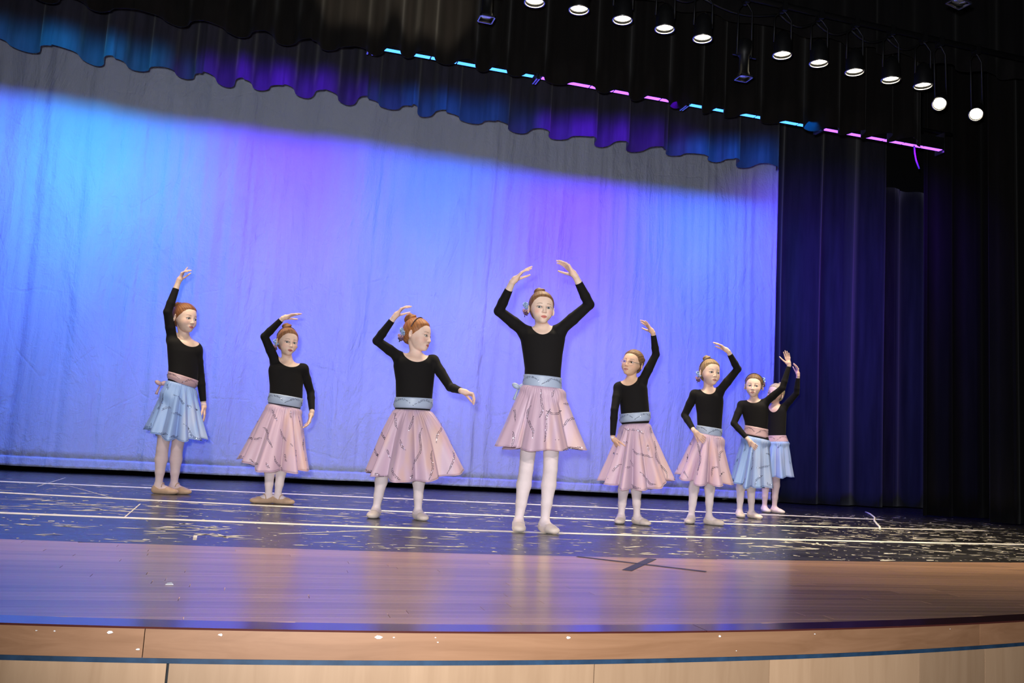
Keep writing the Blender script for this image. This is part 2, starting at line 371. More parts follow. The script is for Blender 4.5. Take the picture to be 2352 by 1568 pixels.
# --- lamp batten
M_GLOW = emitter('warm_lamp_glow', (1.0, .90, .66), 14); M_REFL = simple('lamp_reflector', (.8, .78, .7), .15, 1.0, nscale=60, namt=.05)
pipe_z = Z_LAMP
LP = [(1228, 3), (1330, 20), (1430, 43), (1527, 64), (1614, 86), (1797, 124), (1881, 143), (1963, 163), (2046, 181), (2120, 195)]
zl = float(np.mean([at_depth(x, y, Y_LAMP)[2] for x, y in LP]))
tag(add('lighting_pipe', tube([(-2.5, Y_LAMP, zl+.42), (2, Y_LAMP, zl+.42), (8.4, Y_LAMP, zl+.42)], .024, 12), M_METAL, smooth=True), 'black horizontal lighting pipe carrying the row of lamps', 'pipe')
def can_lamp(loc, dirv, label, lit=True, length=.17, R=.072, group='warm can lamps on the pipe', power=115, deg=84, pz=None):
    d = Vector(dirv).normalized(); q = Vector((0, 0, -1)).rotation_difference(d).to_matrix()
    L = empty('can_lamp' if lit else 'profile_spotlight', loc); tag(L, label, 'stage lamp', group)
    A_ = np.array(q)
    def tr(VF): return np.asarray(VF[0])@A_.T, VF[1]
    z0 = 0
    if lit:
        prof = [(R, 0), (R*1.02, .01), (R*1.0, length*.6), (R*.7, length), (R*.25, length+.03), (R*.2, length+.028), (R*.66, length-.005), (R*.95, length*.6), (R*.965, .01), (R*.965, 0)]
        add('lamp_body', tr(lathe(prof+[prof[0]], 28, cap=False)), M_METAL, L, True)
        add('reflector', tr(lathe([(R*.93, .012), (R*.85, .05), (R*.5, .085), (R*.1, .10)], 28, cap=False)), M_REFL, L, True)
        add('bulb', tr(lathe([(.001, .018), (R*.80, .022), (R*.90, .032), (R*.80, .055), (R*.3, .072), (.001, .075)], 24, cap=False)), M_GLOW, L, True)
        add('gel_frame', tr(lathe([(R*1.0, -.014), (R*1.12, -.014), (R*1.12, -.004), (R*1.0, -.004), (R*1.0, -.014)], 28, cap=False)), M_STEEL, L, True)
    else:
        prof = [(R*.86, 0), (R*.9, .01), (R*.82, .03), (R*.7, .05), (R*.68, length*.55), (R*.95, length*.6), (R*1.0, length*.95), (R*.6, length), (.001, length)]
        add('lamp_body', tr(lathe(prof, 28, cap=False)), M_METAL, L, True)
        add('lens', tr(lathe([(.001, .004), (R*.5, .006), (R*.82, .012)], 24, cap=False)), simple('cold_lens', (.6, .6, .55), .1, .8, nscale=10), L, True)
        for s in (-1, 1): add('shutter_handle', tr(box(s*R*.9-.004, s*R*.9+.05*s+.004, -.006, .006, length*.55, length*.58) if s > 0 else box(-R*.9-.054, -R*.9, -.006, .006, length*.55, length*.58)), M_METAL, L)
        fr = [box(-R, R, -R, -R*.85, -.012, .0), box(-R, R, R*.85, R, -.012, 0), box(-R, -R*.85, -R, R, -.012, 0), box(R*.85, R, -R, R, -.012, 0)]
        add('gel_frame', tr(join(fr)), M_STEEL, L)
    zt = (pz if pz else zl+.42)-loc[2]
    k = d*-1*length*.55
    for s in (-1, 1):
        add('yoke_arm', tube([(k.x+s*R*1.12, k.y, k.z), (s*R*1.12, 0, max(zt-.12, k.z+.05)), (s*R*.4, 0, max(zt-.06, k.z+.08)), (0, 0, max(zt-.05, k.z+.09))], .007, 6), M_METAL, L, True)
    add('clamp', join([box(-.02, .02, -.035, .035, zt-.055, zt-.028), box(-.02, .02, -.035, -.027, zt-.028, zt+.03), box(-.02, .02, .027, .035, zt-.028, zt+.03)]), M_METAL, L)
    if lit:
        sp = spot('lamp_light', (0, 0, 0), (0, 0, 0), power, (1.0, .84, .60), deg, .6, .05)
        sp.location = Vector(loc)+d*.02; aim(sp, Vector(loc)+d*2)
    return L
names = ['leftmost of the row, cut by the top edge', 'second of the row from the left', 'third of the row from the left', 'fourth of the row from the left', 'just left of the long unlit spotlight',
         'just right of the long unlit spotlight', 'second right of the long unlit spotlight', 'third right of the long unlit spotlight', 'fourth right of the long unlit spotlight', 'last straight one, before the two tilted lamps']
for (px, py), nm in zip(LP, names):
    p = at_depth(px, py, Y_LAMP); can_lamp((p[0], Y_LAMP, p[2]), (0, 0, -1), 'glowing warm can lamp pointing down, '+nm)
for (px, py), nm in (((1117, 42), 'unlit barrel spotlight at the top, left of the glowing lamps'), ((1708, 178), 'long unlit spotlight hanging in the gap of the glowing lamp row')):
    p = at_depth(px, py, Y_LAMP); can_lamp((p[0], Y_LAMP, p[2]), (0, 0, -1), nm, False, .32, .058, group='unlit profile spotlights')
for (px, py), nm in (((2158, 238), 'tilted glowing lamp, left of the two aimed towards centre stage'), ((2242, 262), 'tilted glowing lamp, rightmost of the two aimed towards centre stage')):
    p = at_depth(px, py, Y_LAMP); can_lamp(tuple(p), (-.62, -.5, -.62), nm, True, .2, .055, group='tilted lamps at the right end', power=10)
for x_, nm in ((.35, 'unseen can lamp added above the top edge to light the valance, left one'), (1.0, 'unseen can lamp added above the top edge to light the valance, right one')):
    can_lamp((x_, Y_LAMP, zl+.2), (.1, .85, .12), nm, True, group='lamps above the top edge', power=45, deg=50)  # pair added out of view to throw warm light on the valance pleats
for x_, nm in ((-2.1, 'first from the left'), (-1.4, 'second from the left'), (-.7, 'third from the left'), (0., 'fourth from the left'), (.68, 'fifth from the left')):
    can_lamp((x_, Y_LAMP, zl), (0, 0, -1), 'lit can lamp pointing down above the top edge, '+nm, group='lamps above the top edge')
p = at_depth(2202, 5, 4.6)
can_lamp(tuple(p), (-.2, .1, -1), 'dark unlit lamp with a bright rim at the top right edge of the picture', False, .28, .06, group=None, power=5, pz=p[2]+.35)
tag(add('lighting_pipe.001', tube([(1.0, p[1], p[2]+.35), (4.0, p[1], p[2]+.35), (8.4, p[1], p[2]+.35)], .024, 12), M_METAL, smooth=True), 'second black pipe above the picture, nearer than the row of lamps', 'pipe')
prev = None
for i, (px, py) in enumerate(LP[:-1]):
    a = at_depth(px, py, Y_LAMP); b = at_depth(*LP[i+1], Y_LAMP)
    P = [np.array([a[0]+(b[0]-a[0])*t, Y_LAMP+.055, zl+.37-.07*math.sin(PI*t)]) for t in np.linspace(0, 1, 9)]
    tag(add('lamp_cable', tube(P, .009, 6), M_METAL, smooth=True), 'black cable sagging along the pipe just right of the %s glowing lamp' % ('first second third fourth fifth sixth seventh eighth ninth'.split()[i]), 'cable', 'cables looped along the lamp pipe')

# --- floor tape, scuffs, marks
def strip(pts, w, z=.0006, th=.0008, jag=0):
    P = np.array(pts, float)[:, :2]; T = np.gradient(P, axis=0); T /= np.linalg.norm(T, axis=1)[:, None]; N = np.stack([-T[:, 1], T[:, 0]], 1)
    w = np.broadcast_to(np.asarray(w, float), (len(P),))
    ww = w*(1+jag*np.random.uniform(-1, 1, len(P)))
    a = P+N*ww[:, None]/2; b = P-N*ww[:, None]/2
    V = [(x, y, z) for x, y in b]+[(x, y, z) for x, y in a]+[(x, y, z+th) for x, y in b]+[(x, y, z+th) for x, y in a]; n = len(P); F = []
    for i in range(n-1):
        F += [[i, i+n, i+1+n, i+1], [2*n+i, 2*n+i+1, 3*n+i+1, 3*n+i], [i, i+1, 2*n+i+1, 2*n+i], [n+i, 3*n+i, 3*n+i+1, n+i+1]]
    F += [[0, 2*n, 3*n, n], [n-1, 2*n-1, 4*n-1, 3*n-1]]
    return V, F
def dens(px, n=40):
    P = np.array([on_floor(*p)[:2] for p in px]); t = np.linspace(0, len(P)-1, n); return np.stack([np.interp(t, range(len(P)), P[:, k]) for k in range(2)], 1)
def smooth_line(px, deg=2, n=60, ext=None):
    P = np.array([on_floor(*p)[:2] for p in px]); c = np.polyfit(P[:, 0], P[:, 1], deg); x = np.linspace(ext[0] if ext else P[0, 0], ext[1] if ext else P[-1, 0], n); return np.stack([x, np.polyval(c, x)], 1)
t1 = smooth_line([(0, 1104), (400, 1122), (1000, 1150), (1480, 1172), (2000, 1190)], 1, ext=(-3.4, 5.85))
t2 = smooth_line([(0, 1131), (1000, 1178), (1700, 1204), (2260, 1218)], 2, ext=(-2.6, 6.25))
t3 = smooth_line([(0, 1178), (600, 1200), (1176, 1220), (1700, 1237), (2352, 1250)], 2, ext=(-2.2, 6.6))
for P, w, nm in ((t1, .095, 'farthest of the three long pale tape lines across the floor'), (t2, .08, 'middle one of the three long pale tape lines across the floor'), (t3, .075, 'nearest of the three long pale tape lines across the floor')):
    tag(add('floor_tape', strip(P, w, jag=.05), M_TAPE), nm, 'tape', 'long tape lines across the stage')
X = empty('spike_mark', on_floor(1468, 1296)); tag(X, 'dark blue tape X on the wooden apron in front of the bespectacled dancer', 'tape mark')
o = np.array(on_floor(1468, 1296)[:2])
add('tape_strip', strip(dens([(1440, 1310), (1498, 1283)], 4)-o, .042, .0008), M_DARKTAPE, X)
add('tape_strip', strip(dens([(1325, 1278), (1622, 1313)], 6)-o, .022, .0018), M_DARKTAPE, X)
tag(add('cord', tube([(*on_floor(*p)[:2], .0106) for p in ((1988, 1178), (1999, 1183), (2009, 1191), (2008, 1198), (2014, 1206), (2021, 1213), (2021, 1218))], .009, 6), M_TAPE, smooth=True), 'wavy white cord lying on the black floor at the right', 'cord')
p = on_floor(388, 1342)
tag(add('paper_scrap', join([([(p[0]-.010, p[1]-.01, .002), (p[0]+.014, p[1]-.012, .003), (p[0]+.006, p[1]+.01, .006), (p[0]-.006, p[1]+.012, .004), (p[0]-.010, p[1]-.01, .001), (p[0]+.014, p[1]-.012, .0015)], [[0, 1, 2, 3], [4, 3, 2, 5], [0, 4, 5, 1]])]), M_WHITE), 'tiny white paper scrap on the wooden apron at the left', 'scrap')
r = np.random.RandomState(11); VF = []
def sliver(x, y, L, w, ang):
    n = 6; c, s = math.cos(ang), math.sin(ang); pts = []
    for i in range(n):
        t = i/n*2*PI; u = math.cos(t)*L/2*r.uniform(.7, 1.1); v = math.sin(t)*w/2*r.uniform(.4, 1.3)
        pts.append((x+u*c-v*s+r.normal(0, .12)*w, y+u*s+v*c+r.normal(0, .18)*w, .0007))
    return pts, [list(range(n))]
for i in range(3000):
    y = 4.0+3.8*r.rand()**1.35; x = r.uniform(-2.3, 7.2)
    if y < blackY(x)+.03: continue
    if r.rand() < .68: VF.append(sliver(x, y, r.uniform(.004, .03)*r.uniform(.5, 1), r.uniform(.006, .040)*r.uniform(.4, 1), r.uniform(0, 3)))
    else: VF.append(sliver(x, y, r.uniform(.03, .2)*r.uniform(.4, 1), r.uniform(.008, .032), r.normal(0, .3)))
for i in range(26):
    cx, cy = r.uniform(-1.5, 5.5), r.uniform(4.15, 6.6)
    for k in range(r.randint(5, 14)): VF.append(sliver(cx+r.normal(0, .12), cy+r.normal(0, .07), r.uniform(.06, .24), r.uniform(.010, .034), r.normal(0, .4)))
for i in range(450):
    x = r.uniform(4.2, 7.0); y = r.uniform(4.2, 6.9); VF.append(sliver(x, y, r.uniform(.02, .16), r.uniform(.008, .024), r.normal(.0, .3)))
for a, b in (((150, 1097), (85, 1117)), ((145, 1112), (265, 1145)), ((322, 1157), (287, 1187)), ((340, 1163), (800, 1186)), ((640, 1226), (850, 1218)), ((1220, 1232), (1300, 1226)), ((930, 1252), (1075, 1256)), ((1655, 1268), (1750, 1269))):
    VF.append(strip(dens([a, b], 5), (r.uniform(.012, .02) if abs(a[0]-b[0]) > 120 else .008), .0006, .0002))
for a, b in (((449, 1229), (447, 1240)),):
    VF.append(strip(dens([a, b], 3), .016, .0006, .0002))
tag(add('floor_scuffs', join(VF), M_SCUFF), 'pale scratches, flecks and tape residue scattered over the black stage floor', 'scuffs', kind='stuff')
VF = []
for px, py, w in ((255, 1434, 12), (507, 1447, 10), (870, 1454, 18), (905, 1451, 5), (1000, 1452, 4), (1305, 1451, 12), (1652, 1448, 10), (128, 1433, 5), (318, 1486, 9), (1005, 1470, 4), (1870, 1447, 5), (2180, 1436, 4), (85, 1440, 5), (1690, 1490, 4)):
    d = ray(px, py); t = (2.3+.0)/d[1]
    for t in np.linspace(1.8, 3.2, 1401):
        q = CAM+d*t
        if q[1] >= lipY(q[0])-.0125: break
    ww = w/2000*2.4*.5
    VF.append(([(q[0]+ww*math.cos(k*1.05)*r.uniform(.6, 1.1), q[1]-.004, min(-.010, q[2])+ww*.6*math.sin(k*1.05)*r.uniform(.5, 1.1)-.004) for k in range(6)], [[0, 1, 2, 3, 4, 5]]))
tag(add('paint_chips', join(VF), M_WHITE), 'small white chips and nicks along the front edge of the stage', 'chips', kind='stuff')

# ================================================================== the dancers
def sstep(a, b, x): t = np.clip((x-a)/(b-a), 0, 1); return t*t*(3-2*t)
def smin(a, b, k):
    h = np.maximum(k-np.abs(a-b), 0)/k
    return np.minimum(a, b)-h*h*k*.25
def smax(a, b, k): return -smin(-a, -b, k)
def cone(P, a, b, ra, rb):
    a = np.asarray(a, float); b = np.asarray(b, float); ab = b-a
    t = np.clip(((P-a)@ab)/(ab@ab+1e-12), 0, 1)
    return np.linalg.norm(P-a-t[:, None]*ab, axis=1)-(ra+(rb-ra)*t)
def ell(P, c, r, A=None):
    q = P-np.asarray(c, float)
    if A is not None: q = q@A
    r = np.asarray(r, float); k0 = np.linalg.norm(q/r, axis=1); k1 = np.linalg.norm(q/(r*r), axis=1)
    return k0*(k0-1)/(k1+1e-9)
def rotz(a): c, s = math.cos(a), math.sin(a); return np.array([[c, -s, 0], [s, c, 0], [0, 0, 1.0]])
def rotx(a): c, s = math.cos(a), math.sin(a); return np.array([[1, 0, 0], [0, c, -s], [0, s, c]])
def roty(a): c, s = math.cos(a), math.sin(a); return np.array([[c, 0, s], [0, 1, 0], [-s, 0, c]])

def grid_mesh(sdf, lo, hi, h, coarse=4):
    """sparse surface nets -> verts, quads"""
    n = np.ceil((np.asarray(hi)-np.asarray(lo))/h/coarse).astype(int)*coarse
    nb = n//coarse
    H = h*coarse
    ax = [lo[k]+(np.arange(nb[k])+.5)*H for k in range(3)]
    G = np.stack(np.meshgrid(*ax, indexing='ij'), -1).reshape(-1, 3)
    dc = sdf(G).reshape(nb)
    act = np.abs(dc) < H*1.25
    D = np.repeat(np.repeat(np.repeat(np.sign(dc)*H, coarse, 0), coarse, 1), coarse, 2).astype(np.float32)
    ii = np.argwhere(act)
    off = np.stack(np.meshgrid(*[np.arange(coarse)]*3, indexing='ij'), -1).reshape(-1, 3)
    idx = (ii[:, None, :]*coarse+off[None]).reshape(-1, 3)
    vals = sdf(np.asarray(lo)+idx*h)
    D[idx[:, 0], idx[:, 1], idx[:, 2]] = vals
    ins = D < 0
    c = np.zeros(np.array(D.shape)-1, dtype=np.int8)
    for i in (0, 1):
        for j in (0, 1):
            for k in (0, 1): c += ins[i:i+c.shape[0], j:j+c.shape[1], k:k+c.shape[2]]
    cells = np.argwhere((c > 0) & (c < 8))
    vid = -np.ones(c.shape, dtype=np.int64); vid[cells[:, 0], cells[:, 1], cells[:, 2]] = np.arange(len(cells))
    acc = np.zeros((len(cells), 3)); cnt = np.zeros(len(cells))
    corners = [(i, j, k) for i in (0, 1) for j in (0, 1) for k in (0, 1)]
    for a in corners:
        for k in range(3):
            if a[k] == 0:
                b = list(a); b[k] = 1
                da = D[cells[:, 0]+a[0], cells[:, 1]+a[1], cells[:, 2]+a[2]]; db = D[cells[:, 0]+b[0], cells[:, 1]+b[1], cells[:, 2]+b[2]]
                m = (da < 0) != (db < 0); t = np.where(m, da/np.where(m, da-db, 1), 0)
                p = np.array(a, float)[None]+t[:, None]*np.eye(3)[k]
                acc += p*m[:, None]; cnt += m
    V = np.asarray(lo)+(cells+acc/np.maximum(cnt, 1)[:, None])*h
    Q = []
    for k in range(3):
        sl = [slice(None)]*3; sl2 = [slice(None)]*3; sl[k] = slice(0, -1); sl2[k] = slice(1, None)
        a = ins[tuple(sl)]; b = ins[tuple(sl2)]
        e = np.argwhere(a != b); o1, o2 = (k+1) % 3, (k+2) % 3
        e = e[(e[:, o1] > 0) & (e[:, o2] > 0) & (e[:, o1] < c.shape[o1]) & (e[:, o2] < c.shape[o2])]
        A = e.copy(); B = e.copy(); B[:, o1] -= 1; Cc = B.copy(); Cc[:, o2] -= 1; Dd = e.copy(); Dd[:, o2] -= 1
        q = np.stack([vid[x[:, 0], x[:, 1], x[:, 2]] for x in (A, B, Cc, Dd)], 1)
        fl = a[e[:, 0], e[:, 1], e[:, 2]]
        q[~fl] = q[~fl][:, ::-1]
        Q.append(q)
    Q = np.concatenate(Q); Q = Q[(Q >= 0).all(1)]
    return V, Q
def grad(sdf, V, e=.0012):
    g = np.stack([sdf(V+np.eye(3)[k]*e)-sdf(V-np.eye(3)[k]*e) for k in range(3)], 1)
    return g/(np.linalg.norm(g, axis=1)[:, None]+1e-12)
def project(sdf, V, off=0.0, it=2):
    for _ in range(it):
        V = V-grad(sdf, V)*(np.clip(sdf(V)-off, -.006, .006)[:, None])
    return V
def refine(V, Q, mask):
    """quads with mask are split in 4; faces that touch split edges become n-gons fanned. returns verts, faces(list arrays: quads, tris)"""
    E = np.sort(np.stack([Q, np.roll(Q, -1, 1)], -1), -1)      # (n,4,2)
    key = E[..., 0]*len(V)+E[..., 1]
    mk = np.unique(key[mask])
    mid_id = {}
    pos = np.searchsorted(mk, key); pos = np.minimum(pos, len(mk)-1); has = mk[pos] == key
    mids = (V[mk//len(V)]+V[mk % len(V)])/2
    mid = np.where(has, len(V)+pos, -1)
    Vn = np.concatenate([V, mids])
    qs = Q[mask]; ms = mid[mask]; cid = len(Vn)+np.arange(len(qs)); Vn = np.concatenate([Vn, V[qs].mean(1)])
    sub = np.concatenate([np.stack([qs[:, i], ms[:, i], cid, ms[:, i-1]], 1) for i in range(4)])
    rest = Q[~mask]; mr = mid[~mask]; clean = (mr < 0).all(1)
    extra = []
    for q, m in zip(rest[~clean].tolist(), mr[~clean].tolist()):
        f = []
        for i in range(4):
            f.append(q[i])
            if m[i] >= 0: f.append(m[i])
        extra.append(f)
    return Vn, np.concatenate([sub, rest[clean]]), extra
def clip_mesh(V, T, g, inward=None, depth=.003, thick=None):
    """keep g<0 of triangle mesh, with a rim turned inward along -normal"""
    s = g < 0; cnt = s[T].sum(1)
    keep = T[cnt == 3]; cut = T[(cnt == 1) | (cnt == 2)]
    newV = []; em = {}; out = []; rim = []
    def ev(a, b):
        k = (a, b) if a < b else (b, a)
        if k not in em:
            t = g[a]/(g[a]-g[b]); em[k] = len(V)+len(newV); newV.append((V[a]+(V[b]-V[a])*t, k, t if k[0] == a else 1-t))
        return em[k]
    for t in cut.tolist():
        ins = [s[i] for i in t]
        if sum(ins) == 1:
            i = ins.index(True); a, b, c = t[i], t[(i+1) % 3], t[(i+2) % 3]
            p, q = ev(a, b), ev(a, c); out.append([a, p, q]); rim.append((p, q))
        else:
            i = ins.index(False); a, b, c = t[i], t[(i+1) % 3], t[(i+2) % 3]
            p, q = ev(a, b), ev(a, c); out += [[p, b, c], [p, c, q]]; rim.append((q, p))
    V2 = np.concatenate([V, np.array([x[0] for x in newV])]) if newV else V
    T2 = np.concatenate([keep, np.array(out, dtype=np.int64).reshape(-1, 3)])
    if inward is not None and newV:
        n0 = len(V); N = np.array([(inward[k[0]]+inward[k[1]])/2 for _, k, _ in newV]); N /= np.linalg.norm(N, axis=1)[:, None]+1e-9
        base = len(V2); V2 = np.concatenate([V2, V2[n0:]-N*depth])
        rr = []
        for p, q in rim:
            a, b = p-n0+base, q-n0+base
            rr += [[q, p, a], [q, a, b]]
        T2 = np.concatenate([T2, np.array(rr)])
    used = np.unique(T2); mp = np.zeros(len(V2), dtype=np.int64); mp[used] = np.arange(len(used))
    return V2[used], mp[T2], used
def tri(Q): return np.concatenate([Q[:, [0, 1, 2]], Q[:, [0, 2, 3]]])
def vnormals(V, T):
    n = np.cross(V[T[:, 1]]-V[T[:, 0]], V[T[:, 2]]-V[T[:, 0]]); N = np.zeros_like(V)
    for k in range(3): np.add.at(N, T[:, k], n)
    return N/(np.linalg.norm(N, axis=1)[:, None]+1e-12)
def set_colors(me, col):
    a = me.color_attributes.new('tint', 'FLOAT_COLOR', 'POINT')
    c = np.ones((len(me.vertices), 4), np.float32); c[:, :3] = col; a.data.foreach_set('color', c.ravel())

# ---- head, model units for a head 0.21 m from chin to crown; face towards -y
def head_sdf(P, s, fz=0.0):
    p = P/s; sx = p.copy(); sx[:, 0] = np.abs(sx[:, 0])
    d = ell(p, (0, .014, .026), (.0735, .090, .079))
    d = smin(d, ell(p, (0, -.022, -.012), (.0585, .060, .072)), .03)
    d = smin(d, ell(p, (0, -.030, -.056), (.040, .045, .046)), .035)
    d = smin(d, ell(p, (0, -.068, -.0865), (.018, .014, .013)), .03)
    d = smin(d, ell(sx, (.0315, -.049, -.036), (.024, .025, .027)), .026)
    d = smax(d, -ell(sx, (.029, -.0945, -.005), (.018, .015, .012)), .014)         # socket
    lid = ell(sx, (.0295, -.0645, -.006), (.0165, .0165, .0152))
    d = smin(d, lid, .005)
    d = smin(d, cone(p, (0, -.0795, -.002), (0, -.0935, -.032), .0060, .0074), .012)
    d = smin(d, ell(p, (0, -.0945, -.0350), (.0082, .0078, .0070)), .006)
    d = smin(d, ell(sx, (.0092, -.0870, -.0375), (.0058, .0078, .0052)), .005)
    d = smax(d, -ell(sx, (.0050, -.0915, -.0435), (.0026, .004, .0026)), .003)
    d = smin(d, ell(p, (0, -.076, -.0655), (.023, .012, .013)), .014)
    up = smin(cone(sx, (.001, -.0872, -.0605), (.0200, -.0785, -.0645), .0040, .0020), cone(p, (-.003, -.0872, -.0605), (.003, -.0872, -.0605), .0036, .0036), .004)
    lo = cone(sx, (0, -.0860, -.0712), (.0180, -.0785, -.0672), .0050, .0022)
    d = smin(d, up, .0035); d = smin(d, lo, .0035)
    d = smax(d, -cone(sx, (0, -.0915, -.0656), (.0185, -.0825, -.0656), .0011, .0006), .0015)
    # eye opening
    q = sx-np.array([.0295, -.082, -.0065]); q = q@roty(math.radians(-6)).T
    d = smax(d, -ell(q, (0, 0, 0), (.0142, .016, .0066)), .0022)
    # ears
    Ae = rotz(math.radians(28))
    e = ell(sx, (.078, .012, -.014), (.0065, .0175, .027), Ae)
    e = smax(e, -ell(sx, (.086, .007, -.011), (.006, .0105, .017), Ae), .004)
    d = smin(d, e, .005)
    return d*s
EYE = np.array([.0295, -.0645, -.0065])
def head_color(P, s, skin, lip, hairc, makeup):
    p = P/s; ax = np.abs(p[:, 0]); c = np.tile(np.array(skin, float), (len(P), 1))
    front = p[:, 1] < -.02
    def mix(w, col): nonlocal c; c = c*(1-w[:, None])+np.array(col)*w[:, None]
    blush = np.exp(-(((ax-.044)/.018)**2+((p[:, 2]+.034)/.017)**2))*front
    mix(blush*.55*makeup, (skin[0]*.92, skin[1]*.52, skin[2]*.50))
    mix(np.exp(-((ax/.010)**2+((p[:, 2]+.037)/.008)**2))*front*.25, (skin[0]*.95, skin[1]*.7, skin[2]*.68))
    # lips
    zu = -.0655+.0084*(1-(ax/.0215)**2)-.0018*np.exp(-(ax/.003)**2); zl = -.0655-.0102*(1-(ax/.0205)**1.8)
    w = sstep(.0215, .0195, ax)*sstep(zu+.0008, zu-.0008, p[:, 2])*sstep(zl-.0008, zl+.0008, p[:, 2])*(p[:, 1] < -.07)
    mix(w*.9, lip)
    mix(w*np.exp(-((p[:, 2]+.0658)/.0011)**2)*.8, [x*.25 for x in lip])
    # brows
    ub = np.clip((ax-.013)/.034, 0, 1); zb = .0155+.0030*np.sin(PI*ub)-.0015*ub
    w = sstep(.0125, .016, ax)*sstep(.049, .043, ax)*sstep(.0034, .0014, np.abs(p[:, 2]-zb)+ub*.0012)*front
    mix(w*.72, [x*.55 for x in hairc])
    # lash line and lid shade (make-up)
    qx = (ax-.0295)/.0146; qz = (p[:, 2]+.0065-(ax-.0295)*.1)/.0076; r = np.sqrt(qx**2+qz**2)
    w = np.exp(-((r-1.02)/.17)**2)*(p[:, 1] < -.055)
    mix(w*np.where(qz > 0, .95, .45), (.045, .028, .022))
    w = np.exp(-((r-1.45)/.35)**2)*(qz > 0)*(p[:, 1] < -.05)
    mix(w*.28, (skin[0]*.6, skin[1]*.42, skin[2]*.4))
    return c
def hairline(p, back=False):
    """<0 where hair grows"""
    z = p[:, 2]; yb = np.interp(z, [-.09, -.066, -.045, -.030, -.008, .012, .03, .05, .062, .070], [.09, .052, .034, .026, -.006, -.030, -.042, -.052, -.066, -.12])
    ax = np.abs(p[:, 0]); yb = np.where(z > .03, yb+.25*(.03-ax)*sstep(.05, .03, z)*0, yb)
    return yb-p[:, 1]

def hand_sdf_fn(W, T, N, side, size, curls, splay=.0, thumb=(.5, .2), bend=0.0):
    """W wrist, T direction wrist->knuckles, N palm normal (the palm looks that way), side: +1/-1 for the thumb side = cross(T,N)*side"""
    T = T/np.linalg.norm(T); N = N-T*(N@T); N /= np.linalg.norm(N); B = np.cross(T, N)*side
    L = size; pl = .50*L; prims = []
    W = np.asarray(W, float)
    K = []
    for i, (b, ln) in enumerate(((.36, .94), (.12, 1.0), (-.12, .95), (-.34, .86))):
        K.append(W+T*pl*ln+B*b*L*.42)
    for k in K: prims.append((W+(k-W)*.22, k, .070*L, .056*L, .03*L*2))
    fl = (.42, .47, .43, .34); rr = (.047, .049, .046, .041)
    tips = []
    for i in range(4):
        c = curls[i]; ang = splay*(1.5-i)*.5; d = T*math.cos(ang)+B*math.sin(ang); p = K[i]; l = fl[i]*L
        for j, (fr, cc) in enumerate(((.45, .8), (.30, 1.0), (.25, .7))):
            d = d*math.cos(c*cc)+N*math.sin(c*cc)*1.0; 
            nrm = N; 
            d /= np.linalg.norm(d); q = p+d*l*fr; prims.append((p, q, rr[i]*L*(1-.10*j), rr[i]*L*(.92-.12*j), .012*L)); p = q
            # rotate the palm normal along with the finger
            N2 = nrm
        tips.append(p)
    a, b2 = thumb; p = W+T*pl*.22+B*.13*L+N*.03*L
    d = T*math.cos(a)+B*math.sin(a); d = d*math.cos(b2)+N*math.sin(b2)
    for j, (ln, r0, r1) in enumerate(((.26, .068, .056), (.21, .054, .048), (.16, .047, .038))):
        q = p+d*ln*L; prims.append((p, q, r0*L, r1*L, .04*L if j == 0 else .012*L)); p = q
        d = d*math.cos(.18)+(T*.8+N*.2)*math.sin(.18); d /= np.linalg.norm(d)
    def f(P):
        d = np.full(len(P), 1.0)
        dp = None
        for a, b, ra, rb, k in prims[:4]:
            x = cone(P, a, b, ra, rb); dp = x if dp is None else smin(dp, x, .05*L)
        # flatten the palm a little
        d = dp
        for a, b, ra, rb, k in prims[4:]: d = smin(d, cone(P, a, b, ra, rb), k if k > .02*L else .016*L) if False else smin(d, cone(P, a, b, ra, rb), k)
        return d
    pts = np.array([a for a, *_ in prims]+[b for _, b, *_ in prims])
    return f, pts.min(0)-.02, pts.max(0)+.02

# ---- materials of the dancers
def m_tinted(name, rough=.5, sss=0.0, spec=.4, bump=None, **kw):
    t = NT(name); a = t.n('ShaderNodeAttribute', attribute_name='tint'); nz = t.noise(t.co(), 45, 3)
    hs = t.n('ShaderNodeHueSaturation', i_Color=a.outputs['Color']); mr = t.n('ShaderNodeMapRange', i_0=nz); mr.inputs[3].default_value = .93; mr.inputs[4].default_value = 1.07
    t.t.links.new(mr.outputs[0], hs.inputs['Value'])
    t.set(Base_Color=hs.outputs[0], Roughness=rough, Specular_IOR_Level=spec, **kw)
    if sss: t.set(Subsurface_Weight=sss, Subsurface_Radius=(.008, .003, .002), Subsurface_Scale=.6)
    if bump: t.set(Normal=t.bump(t.noise(t.co(), bump[0], 3), bump[1], .001))
    return t.m
M_SKIN = m_tinted('skin', .5, .12, .35, (260, .08))
M_HAIR = m_tinted('hair', .52, 0, .35, (420, .35))
M_EYE = m_tinted('eye', .08, 0, .6)
def m_knit(name, col, rough=.75, sheen=.2):
    t = NT(name); w = t.noise(t.co(), 12, 3)
    t.set(Base_Color=t.ramp(w, [(.3, [c*.94 for c in col]), (.7, [c*1.05 for c in col])]), Roughness=rough, Sheen_Weight=sheen, Sheen_Roughness=.4, Specular_IOR_Level=.25,
          Normal=t.bump(t.noise(t.co(), 500, 2), .15, .0006)); return t.m
